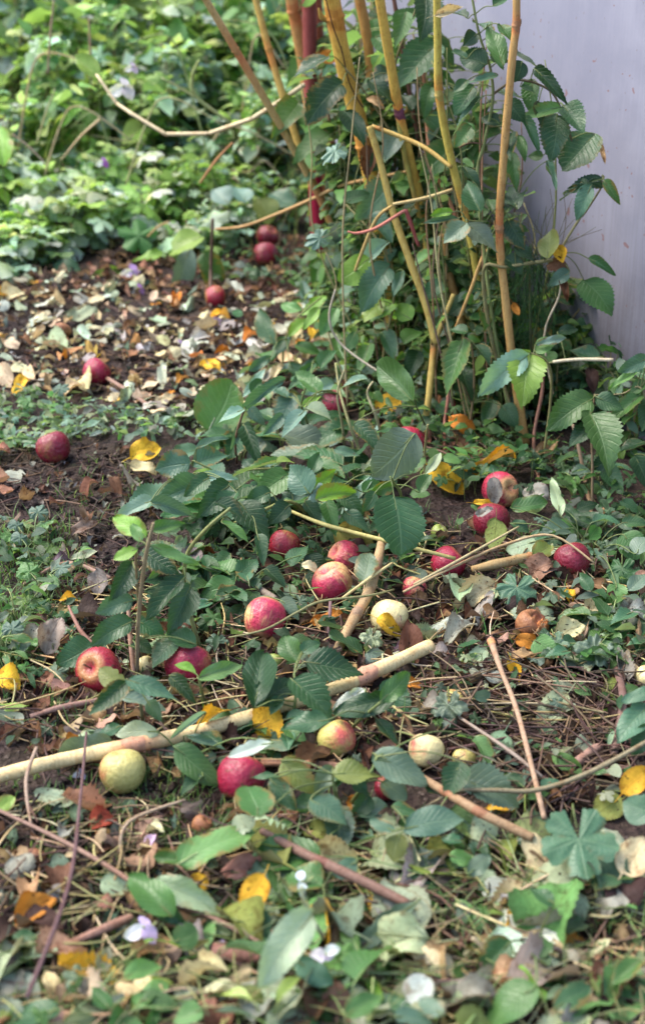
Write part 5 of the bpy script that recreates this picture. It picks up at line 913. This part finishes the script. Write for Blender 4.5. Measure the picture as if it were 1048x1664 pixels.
# ================================================================== weedy bank behind the path, one object per plant
def bank_plant(name, label, cat, group, kind, cols, n, size, height, spread, seed, stems=4, droop=.5):
    r = random.Random(seed); root = bpy.data.objects.new(name, None); C.objects.link(root); f = MB(); s = MB(); tips = []
    for k in range(stems):
        a = r.uniform(0, 6.283); q = r.uniform(.1, 1)*spread; top = Vector((math.cos(a)*q, math.sin(a)*q, height*r.uniform(.6, 1)))
        pts = [Vector((top.x*.1, top.y*.1, -.02)), Vector((top.x*.45, top.y*.45, top.z*.6)), top]; s.tube(pts, [.005, .004, .002], 5, jit(r.choice([(.22, .26, .08), (.33, .28, .12), (.28, .17, .1)]), .2, r), False, 4); P, _, _ = smooth_path(pts, 1., 6); tips.append(P)
    kinds = (kind,) if isinstance(kind, str) else kind
    for i in range(n):
        kind = r.choice(kinds); P = r.choice(tips); b = P[r.randrange(2, len(P))]; a = r.uniform(0, 6.283); L = r.uniform(*size); el = r.uniform(-.5, .6); L *= 1.45 if r.random() < .12 else 1
        off = Vector((r.gauss(0, .35), r.gauss(0, .35), r.gauss(0, .25)))*spread*.75; p = b+off; p.z = max(.01, p.z)
        d = Vector((math.cos(a), math.sin(a), el-droop*.4)).normalized(); nrm = Vector((r.gauss(0, .4), r.gauss(-.25, .4), 1)); nrm = (nrm-d*nrm.dot(d)).normalized()
        wd = L*{'oval': .55, 'serrate': .62, 'palm': 1., 'lance': .3, 'broad': .6, 'heart': .7, 'round': .8}[kind]
        f.leaf(r.choice(LOW[kind]), Matrix.Translation(p) @ Matrix((d.cross(nrm)*wd, d*L, nrm*L)).transposed().to_4x4(), jit(COL[r.choice(cols)], .28, r))
        if r.random() < .5: s.tube([b, b.lerp(p, .6)+Vector((0, 0, .01)), p], [.0018, .0014, .001], 3, jit((.2, .24, .1), .2, r), False, 2)
    for mm, nm, mt in ((f, 'foliage', LEAFBG), (s, 'stem', STEM)):
        me = new_mesh(nm, np.concatenate(mm.V), mm.F, mt, np.concatenate(mm.U), np.concatenate(mm.T)); o = bpy.data.objects.new(nm, me); C.objects.link(o); o.parent = root
    return tag(root, label, cat, group)
def put(o, x, y, h=0., rz=0., s=1., first=False):
    if not first:
        src = o; o = src.copy(); C.objects.link(o)
        for ch in src.children: c = ch.copy(); C.objects.link(c); c.parent = o
    o.location = (x, y, gz(x, y)+h-.005); o.rotation_euler = (0, 0, rz); o.scale = (s, s, s); return o
def spread_plants(protos, spots):
    used = set()
    for i, (px, py, Y, s) in enumerate(spots):
        o = protos[i % len(protos)]; f = o.name not in used; used.add(o.name); p = G(px, py) if Y is None else D(px, py, Y)
        put(o, p.x, p.y, 0, R.uniform(0, 6.28), s, f)
GC_ = 'pale lobed clumps at the back of the path'
spread_plants([bank_plant('cranesbill_clump', 'bluish green clump of lobed leaves at the back of the path', 'cranesbill', GC_, 'palm', ['xp', 'pb', 'xp', 'xp', 'lg', 'xb'], 60, (.06, .15), .17, .15, 100+k, 5) for k in range(3)],
    [(0, 440, None, .8), (60, 425, None, .8), (320, 415, None, .8), (375, 375, None, .7), (20, 420, None, 1.), (90, 400, None, 1.1), (160, 385, None, 1.2), (230, 395, None, 1.), (40, 350, None, 1.2), (130, 330, None, 1.3), (200, 320, None, 1.2), (-20, 330, None, 1.3), (270, 345, None, 1.)])
GB = 'yellow green broad leaved weeds on the bank'
spread_plants([bank_plant('balsam_plant', 'yellow green leafy weed growing on the bank', 'weed', GB, ('oval', 'palm', 'lance', 'serrate'), ['br', 'xb', 'lg', 'xb', 'li', 'xp', 'mg'], 150, (.05, .12), .42, .17, 200+k, 6) for k in range(4)],
    [(60, 0, 5.2, 1.), (150, 0, 5.5, 1.), (10, 0, 5.6, 1.2), (110, 0, 5.9, 1.2), (220, 0, 5.4, .9), (300, 0, 5.0, .6), (265, 0, 4.85, .55), (30, 0, 6.3, 1.4), (180, 0, 6.4, 1.3), (290, 0, 6.1, 1.2), (350, 0, 5.9, 1.1), (-30, 0, 4.95, .8), (420, 0, 6.3, 1.3), (350, 0, 5.0, .5)])
GM = 'mixed dark leaved weeds on the bank'
spread_plants([bank_plant('bramble_thicket', 'dark green bramble like weed growing on the bank', 'bramble', GM, ('serrate', 'palm', 'oval'), ['mg', 'lg', 'dg', 'pb', 'xp', 'bl', 'br', 'xb'], 110, (.05, .12), .40, .18, 300+k, 6) for k in range(4)],
    [(370, 0, 5.3, .7), (430, 0, 5.5, .9), (480, 0, 5.4, 1.), (400, 0, 6.0, 1.2), (320, 0, 5.7, .9), (260, 0, 5.7, 1.), (200, 0, 5.1, .6), (460, 0, 4.95, .45), (520, 0, 5.8, 1.1), (90, 0, 6.6, 1.3), (240, 0, 6.8, 1.4), (380, 0, 6.8, 1.4), (500, 0, 6.6, 1.4), (130, 0, 5.0, .6), (330, 0, 4.8, .4), (400, 0, 4.95, .45), (560, 0, 5.4, 1.2), (600, 0, 5.6, 1.3), (545, 0, 5.0, .9)])
spread_plants([bank_plant('climbing_thicket', 'dark leafy thicket climbing behind the golden canes', 'bramble', 'leafy thickets behind the canes', ('serrate', 'serrate', 'oval'), ['dk', 'dg', 'mg', 'bl', 'mg', 'lg'], 190, (.04, .085), .95, .17, 350+k, 7) for k in range(2)],
    [(585, 0, 3.85, 1.), (640, 0, 3.72, .9), (580, 0, 4.7, 1.), (610, 0, 4.2, 1.), (690, 0, 3.62, .75), (720, 0, 3.42, .6), (770, 0, 3.25, .5), (660, 0, 3.5, .65), (800, 0, 3.2, .62), (610, 0, 3.5, .55), (740, 0, 3.5, .9), (700, 0, 3.6, .9), (640, 0, 3.65, .9), (570, 0, 3.7, .7), (820, 0, 3.12, .45)])
spread_plants([bank_plant('low_thicket', 'low mixed green thicket crowding the cane bases', 'bramble', 'low thickets at the cane bases', ('serrate', 'oval', 'serrate'), c, 80, (.04, .08), .36, .12, 370+k, 7) for k, c in enumerate((['mg', 'dg', 'br', 'lg', 'bl'], ['dk', 'dg', 'mg', 'bl'], ['br', 'lg', 'mg', 'dg', 'pb']))],  # br paints light shining through the leaves into their colour
    [(585, 520, None, .9), (640, 560, None, .9), (600, 600, None, .6), (700, 590, None, .9), (745, 620, None, .8), (800, 640, None, .75), (660, 500, None, 1.), (560, 560, None, .6), (850, 660, None, .6), (770, 560, None, 1.1), (900, 690, None, .5), (680, 650, None, .45), (540, 480, None, .8), (720, 640, None, .9), (820, 680, None, .8), (765, 660, None, .9), (610, 560, None, 1.), (650, 620, None, .7), (870, 640, None, .9), (920, 670, None, .6), (580, 640, None, .5), (935, 655, None, .65), (985, 700, None, .6), (1030, 730, None, .6), (900, 620, None, .7)])
def vines():
    r = random.Random(77)
    for k in range(26):
        x0 = r.uniform(560, 860); Y = r.uniform(3.0, 3.25) if x0 > 700 else r.uniform(3.1, 3.5); y1 = r.uniform(60, 420); x1 = x0 + r.gauss(-20, 45); b = D(x0, 600, Y); b.z = gz(b.x, b.y)
        t = D(x1, y1, Y + r.uniform(-.05, .05)); mid = b.lerp(t, .5) + Vector((r.gauss(0, .03), r.gauss(0, .02), 0)); q3 = b.lerp(t, .8) + Vector((r.gauss(0, .02), 0, 0))
        twig([b, mid, q3, t], [.0028, .0022, .002, .001], 'thin vine stem running up among the canes', jit(r.choice([(.20, .22, .08), (.30, .20, .11), (.16, .10, .07), (.36, .31, .15)]), .2, r), 'vine stem', 'vine_stem', 'thin vine stems among the canes', 5)
vines()
GP_ = 'pale bluish leaved stalky plants on the bank'
spread_plants([bank_plant('tall_weed', 'stalky weed with pale bluish leaves rising above the bank', 'weed', GP_, ('oval', 'palm', 'lance'), ['xp', 'lg', 'xp', 'pb', 'xb'], 85, (.05, .12), .55, .14, 400+k, 4) for k in range(2)],
    [(80, 0, 5.35, 1.), (40, 0, 5.9, 1.2), (170, 0, 5.7, 1.), (280, 0, 5.5, .9), (130, 0, 6.3, 1.2), (10, 0, 5.15, .7), (410, 0, 5.2, .7), (480, 0, 6.0, 1.1)])
GH = 'tall bushes behind the bank'
spread_plants([bank_plant('bush', 'tall dense green bush closing the view behind the bank', 'bush', GH, 'oval', ['dg', 'mg', 'lg', 'dk'], 800, (.08, .16), 1.25, .62, 500+k, 14) for k in range(2)],
    [(-60, 0, 7.8, 1.), (100, 0, 8.2, 1.1), (240, 0, 7.9, 1.), (380, 0, 8.3, 1.1), (500, 0, 7.9, 1.), (620, 0, 8.0, 1.1), (-300, 0, 8.4, 1.2), (-520, 0, 8.2, 1.2)])
# single things in the bank
def bank_leaf(label, bx, by, tx, ty, w_, col, Y, kind='oval', rootpx=None, cat='weed'):
    return plant('weed_leaf', label, cat, (bx, by, D(bx, by, Y) - Vector((0, 0, .12))), [(bx, by, tx, ty, w_, col, kind, Y)], Y=Y, tilt=.65, reach=.3)
bank_leaf('bright lime broad leaf at the back of the path, bigger one', 330, 385, 262, 410, 46, 'li', 4.55, 'broad'); bank_leaf('bright lime narrow leaf left of the bigger one', 270, 412, 215, 422, 22, 'br', 4.5)
bank_leaf('pale drooping leaf below the bright lime leaf', 308, 405, 283, 478, 34, 'gg', 4.35, 'oval'); bank_leaf('dull broad leaf behind the half hidden red apple', 330, 410, 362, 475, 44, 'mg', 4.3, 'broad'); bank_leaf('yellow green mottled leaf above the hollow', 420, 322, 438, 362, 40, (.0, .0, .0) and 'ol', 4.5)
bank_leaf('dark lobed leaf left of the hollow apples', 430, 470, 405, 430, 56, 'dg', 4.35, 'palm', cat='cranesbill'); bank_leaf('round grey blue leaf high above the hollow', 480, 335, 440, 310, 36, 'bl', 4.5, 'round'); bank_leaf('pair shaped pale ribbed leaf above the bright lime one', 400, 330, 385, 295, 34, 'pb', 4.6, 'serrate'); bank_leaf('pale ribbed leaf left of its twin', 372, 332, 345, 300, 36, 'pb', 4.6, 'serrate')
bank_leaf('long bright green leaf blade left of the crimson cane foot', 512, 480, 525, 385, 26, 'mg', 4.1, 'lance'); bank_leaf('pale green torn leaf at the crimson cane foot', 500, 500, 492, 455, 20, 'pb', 4.0, 'lance'); bank_leaf('lime leaf pointing up at the end of the zigzag shoot', 160, 128, 122, 90, 30, 'li', 4.4, 'lance'); bank_leaf('yellow green leaf at the far left frame edge', 5, 270, -5, 200, 40, 'br', 4.6)
bank_leaf('dark flat leaf on the left back edge of the path', 130, 440, 85, 448, 44, 'dg', 4.4, 'broad'); bank_leaf('yellow green leaf flat beside the lilac flower', 150, 447, 205, 440, 16, 'li', 4.38)
twig([D(370, 195, 4.6), D(335, 172, 4.6), D(314, 148, 4.6), D(314, 120, 4.6), D(324, 98, 4.6)], [.004, .006, .007, .006, .003], 'curved pale green pod standing over the dark hollow of the bank', (.30, .36, .13), 'pod', 'seed_pod')
twig([D(375, 200, 4.6), D(320, 160, 4.6), D(262, 126, 4.6)], [.005, .004, .003], 'pale green stem beside the curved pod', (.32, .36, .16))
for i, (a, b, c, d, Y, col, lab) in enumerate(((20, 218, 76, 268, 4.7, (.42, .32, .22), 'tan broken stalk at the left of the bank'), (165, 190, 100, 260, 4.75, (.40, .33, .18), 'tan straight stalk crossing yellow green weeds'), (163, 195, 108, 250, 4.72, (.40, .30, .16), 'tan stalk just below the straight one'), (378, 232, 325, 298, 4.4, (.45, .23, .10), 'orange brown stalk pointing down to the path'), (145, 30, 150, 130, 4.9, (.32, .22, .13), 'thin brown stem at the top left of the bank'), (88, 0, 78, 120, 4.9, (.34, .25, .16), 'thin brown stem further left at the top of the bank'), (60, 235, 90, 145, 4.85, (.36, .37, .17), 'pale green stem left of the zigzag shoot'), (240, 385, 275, 360, 4.55, (.42, .30, .13), 'tan stalk lying by the bright lime leaf'))):
    p, q = D(a, b, Y), D(c, d, Y); twig([p, p.lerp(q, .5)+Vector((0, 0, .008)), q], [.003, .0038, .003], lab, col, 'stalk', 'dry_stalk')

# small sprigs of broad leaves standing between the litter
GS_ = 'leafy sprigs standing in the litter'
def sprig(name, label, cat, group, kind, cols, n, size, seed):
    r = random.Random(seed); root = bpy.data.objects.new(name, None); C.objects.link(root); s = MB()
    for i in range(n):
        a = 6.283*i/n + r.uniform(-.5, .5); L = r.uniform(*size); b = Vector((math.cos(a)*.02, math.sin(a)*.02, r.uniform(.015, .06)))
        d = Vector((math.cos(a), math.sin(a), r.uniform(-.25, .55))).normalized(); nrm = Vector((r.gauss(0, .25), r.gauss(-.2, .25), 1)); nrm = (nrm-d*nrm.dot(d)).normalized()
        wd = L*{'oval': .55, 'serrate': .6, 'palm': 1., 'lance': .32, 'broad': .6}[kind]; k = r.randrange(len(TPL[kind]))
        o = bpy.data.objects.new('leaf', leaf_mesh(kind, k, LEAF)); C.objects.link(o); o.parent = root; o.color = (*jit(COL[r.choice(cols)], .25, r), 1)
        o.matrix_basis = Matrix.Translation(b) @ Matrix((d.cross(nrm)*wd, d*L, nrm*L)).transposed().to_4x4()
        s.tube([Vector((0, 0, -.01)), b*.6+Vector((0, 0, .01)), b, b+d*L*.3], [.0018, .0014, .0012, .0006], 5, jit((.2, .26, .1), .2, r), False, 3)
    me = new_mesh('stem', np.concatenate(s.V), s.F, STEM, np.concatenate(s.U), np.concatenate(s.T)); o = bpy.data.objects.new('stem', me); C.objects.link(o); o.parent = root
    return tag(root, label, cat, group)
def put_sprigs(protos, zone, n, sc=(.7, 1.2)):
    for i in range(n):
        x, y = rnd_in(zone); p = G(x, y, .03)
        while hides(p, 1.45): x, y = rnd_in(zone); p = G(x, y, .03)
        o = protos[i % len(protos)]; first = i < len(protos) and not o.get('_u'); o['_u'] = 1; put(o, p.x, p.y, 0, R.uniform(0, 6.28), R.uniform(*sc), first)
SP1 = [sprig('weed_sprig', 'leafy green sprig standing in the blurred near litter', 'weed', 'leafy sprigs in the near litter', k, c, n, (.045, .085), 700+i) for i, (k, c, n) in enumerate((('lance', ['lg', 'mg', 'br'], 4), ('lance', ['mg', 'lg', 'li'], 5), ('palm', ['gg', 'bl', 'lg'], 3), ('serrate', ['dg', 'mg', 'bl'], 4), ('oval', ['pg', 'lg', 'gg'], 3)))]
put_sprigs(SP1, LOWZ2, 12, (.55, 1.05))
SP2 = [sprig('weed_sprig', 'small dark leafy sprig growing between the apples', 'weed', 'leafy sprigs between the apples', k, c, n, (.035, .075), 720+i) for i, (k, c, n) in enumerate((('serrate', ['dg', 'bl', 'dk'], 4), ('oval', ['mg', 'dg', 'gg'], 4), ('palm', ['gg', 'dg', 'bl'], 3)))]
put_sprigs(SP2, [(300, 860), (640, 760), (700, 880), (640, 960), (480, 1040), (330, 1100), (250, 1080)], 20); put_sprigs(SP2, [(880, 830), (1060, 800), (1060, 1060), (880, 1080), (900, 960)], 14)
put_sprigs(SP2, [(560, 600), (760, 600), (960, 720), (1060, 800), (860, 800), (640, 740)], 18); put_sprigs(SP2, [(330, 1160), (660, 1160), (880, 1290), (860, 1380), (420, 1360)], 14)
SP4 = [sprig('bramble_sprig', 'low bramble sprig filling the green patch left of the canes', 'bramble', 'bramble sprigs in the green patch', 'serrate', c, n, (.055, .095), 760+i) for i, (c, n) in enumerate(((['bl', 'dg', 'mg'], 4), (['dg', 'mg', 'br'], 5), (['bl', 'pb', 'dg'], 3)))]
put_sprigs(SP4, [(300, 700), (560, 680), (700, 760), (690, 840), (560, 850), (300, 850)], 22, (.8, 1.25)); put_sprigs(SP4, [(420, 540), (620, 560), (640, 680), (440, 690)], 12, (.7, 1.1)); put_sprigs(SP4, [(250, 870), (400, 880), (390, 1050), (250, 1060)], 8, (.6, .9))
SP3 = [sprig('weed_sprig', 'bright green sprig at the left edge of the bare soil', 'weed', 'leafy sprigs left of the soil', k, c, n, (.03, .06), 740+i) for i, (k, c, n) in enumerate((('lance', ['lg', 'mg', 'gg'], 5), ('palm', ['gg', 'lg'], 3)))]
put_sprigs(SP3, [(-20, 640), (120, 640), (60, 700), (-20, 720)], 6); put_sprigs(SP3, [(-20, 850), (100, 860), (140, 1080), (-20, 1120)], 16)

ra = random.Random(41)
for k in range(16):
    Y = ra.uniform(4.75, 5.5); x = ra.uniform(-40, 430); y = ra.uniform(40, 330); p = D(x, y, Y); dx = ra.choice((-1, 1))*ra.uniform(.12, .4); b = Vector((p.x-dx*.6, p.y+.05, gz(p.x-dx*.6, p.y+.05)))
    twig([b, b.lerp(p, .6)+Vector((0, 0, .08)), p, p+Vector((dx*.5, -.03, ra.uniform(-.12, .03)))], [.004, .0038, .003, .002], 'pale arching stem rising among the bank weeds', jit(ra.choice([(.42, .40, .2), (.30, .36, .14), (.45, .34, .2)]), .15, ra), 'stem', 'arching_stem', 'arching stems among the bank weeds')
# feathery dark green threads hanging by the wall
def feathery():
    root = empty('feathery_plant', G(868, 660)); r = random.Random(2); m = MB()
    for i in range(100):
        x0 = r.gauss(858, 22); y0 = r.uniform(395, 450); x1 = x0 + r.gauss(0, 30); y1 = y0 + r.uniform(60, 170); Y = 3.03 + r.uniform(-.03, .09)
        m.tube([D(x0, y0, Y), D((x0+x1)/2+r.gauss(0, 10), (y0+y1)/2, Y+r.gauss(0, .02)), D(x1+r.gauss(0, 8), y1, Y)], [.0009, .0008, .0005], 3, jit((.04, .10, .035), .3, r), False, 4)
        if i % 2 == 0: m.tube([D(x1, y1-20, Y), D(x1+r.gauss(0, 16), y1+20, Y), D(x1+r.gauss(0, 24), y1+60, Y)], [.0007, .0006, .0004], 3, jit((.05, .12, .04), .3, r), False, 3)
    for i in range(26):
        x0, y0 = r.gauss(880, 20), r.uniform(400, 430); a = r.uniform(-2.6, -.2); L = r.uniform(40, 130)
        m.tube([D(x0, y0, 3.03), D(x0+math.cos(a)*L*.5, y0+math.sin(a)*L*.5, 3.05), D(x0+math.cos(a)*L+r.gauss(0, 12), y0+math.sin(a)*L, 3.06)], [.001, .0008, .0005], 3, jit((.10, .10, .05), .3, r), False, 4)
    m.build('thread_foliage', STEM, root); s = MB(); s.tube([G(868, 660), D(862, 560, 3.06), D(860, 430, 3.05)], [.003, .003, .002], 6, (.12, .13, .06)); s.build('stem', STEM, root)
    tag(root, 'feathery plant of dark green threads hanging in front of the wall', 'feathery plant')
feathery()

# ================================================================== lilac blossoms
PET = leaf_material('lilac_petal', .3, .5)
def blossom(label, x, y, size, h, col=(.55, .42, .68), name='fallen_blossom', dirs=None, Y=None):
    p = G(x, y, h) if Y is None else D(x, y, Y); root = empty(name, p); s = size*mpp(p)
    for k, (dx, dy, l, w_, c) in enumerate(dirs or [(-.9, .5, .9, .55, (.72, .70, .74)), (.6, .9, .8, .6, col), (.5, -.5, .6, .6, col)]):
        B = p; T = tip_on(B, x+dx*size*.6*l, y+dy*size*.6*l, .75); M = leaf_matrix(B, T, w_*s*.7, .75)
        o = bpy.data.objects.new('petal', leaf_mesh('oval', k % 5, PET)); C.objects.link(o); o.parent = root; o.matrix_parent_inverse = root.matrix_world.inverted(); o.matrix_basis = M; o.color = (*jit(c, .08), 1)
    m = MB(); m.tube([p, p+Vector((.2*s, .1*s, -.1*s)), p+Vector((.35*s, .15*s, .05*s))], [.06*s, .05*s, .02*s], 6, (.3, .35, .15)); m.build('spur', STEM, root)
    return tag(root, label, 'blossom')
blossom('white and lilac blossom lying on the brown twig', 232, 1506, 62, .05); blossom('whitish lilac blossom right of the pale hanging leaf', 528, 1550, 56, .06, dirs=[(-.8, .1, .9, .7, (.70, .66, .76)), (.8, -.3, .9, .5, (.72, .70, .74)), (.1, .6, .6, .6, (.55, .45, .68))])
blossom('single pinkish lilac petal on the dark soil', 237, 1377, 44, .02, dirs=[(.5, -.7, 1.2, .5, (.66, .46, .68)), (-.5, .7, .9, .5, (.72, .60, .72))]); blossom('two small lilac petals near the bottom', 354, 1535, 32, .02, dirs=[(-.8, 0, .9, .7, (.5, .4, .68)), (.8, .1, .9, .7, (.55, .45, .7))])
blossom('pale blue white bud standing by the hanging yellow leaf', 489, 1432, 56, .06, dirs=[(0, .8, .9, .45, (.58, .64, .74)), (.05, -.7, .8, .4, (.62, .68, .76))]); blossom('lilac blossom at the back edge of the path', 214, 440, 44, .03, (.45, .28, .62)); blossom('deep violet petal hanging under the lilac blossom', 226, 468, 26, .015, (.35, .16, .5))
blossom('lilac and white petal on the path litter below the half hidden apple', 360, 525, 44, .02, (.55, .38, .66), dirs=[(-.9, -.3, .9, .6, (.52, .36, .68)), (.9, .4, .8, .6, (.68, .6, .66))]); blossom('violet petal in the path litter', 292, 558, 24, .012, (.36, .24, .5)); blossom('purple blossom hanging in the weeds of the bank', 168, 262, 24, .1, (.33, .10, .48), 'balsam_blossom', Y=4.6)
blossom('white blossom in the upper weeds of the bank', 200, 140, 50, .1, (.66, .58, .70), 'balsam_blossom', Y=4.35); blossom('lilac blossom above the white one in the bank', 215, 108, 26, .1, (.55, .42, .62), 'balsam_blossom', Y=4.5); blossom('tiny lilac petal beside the yellow green apple', 130, 1255, 26, .012, (.48, .42, .6)); blossom('tiny white petal among the lower green leaves', 832, 1254, 18, .015, (.72, .6, .62))
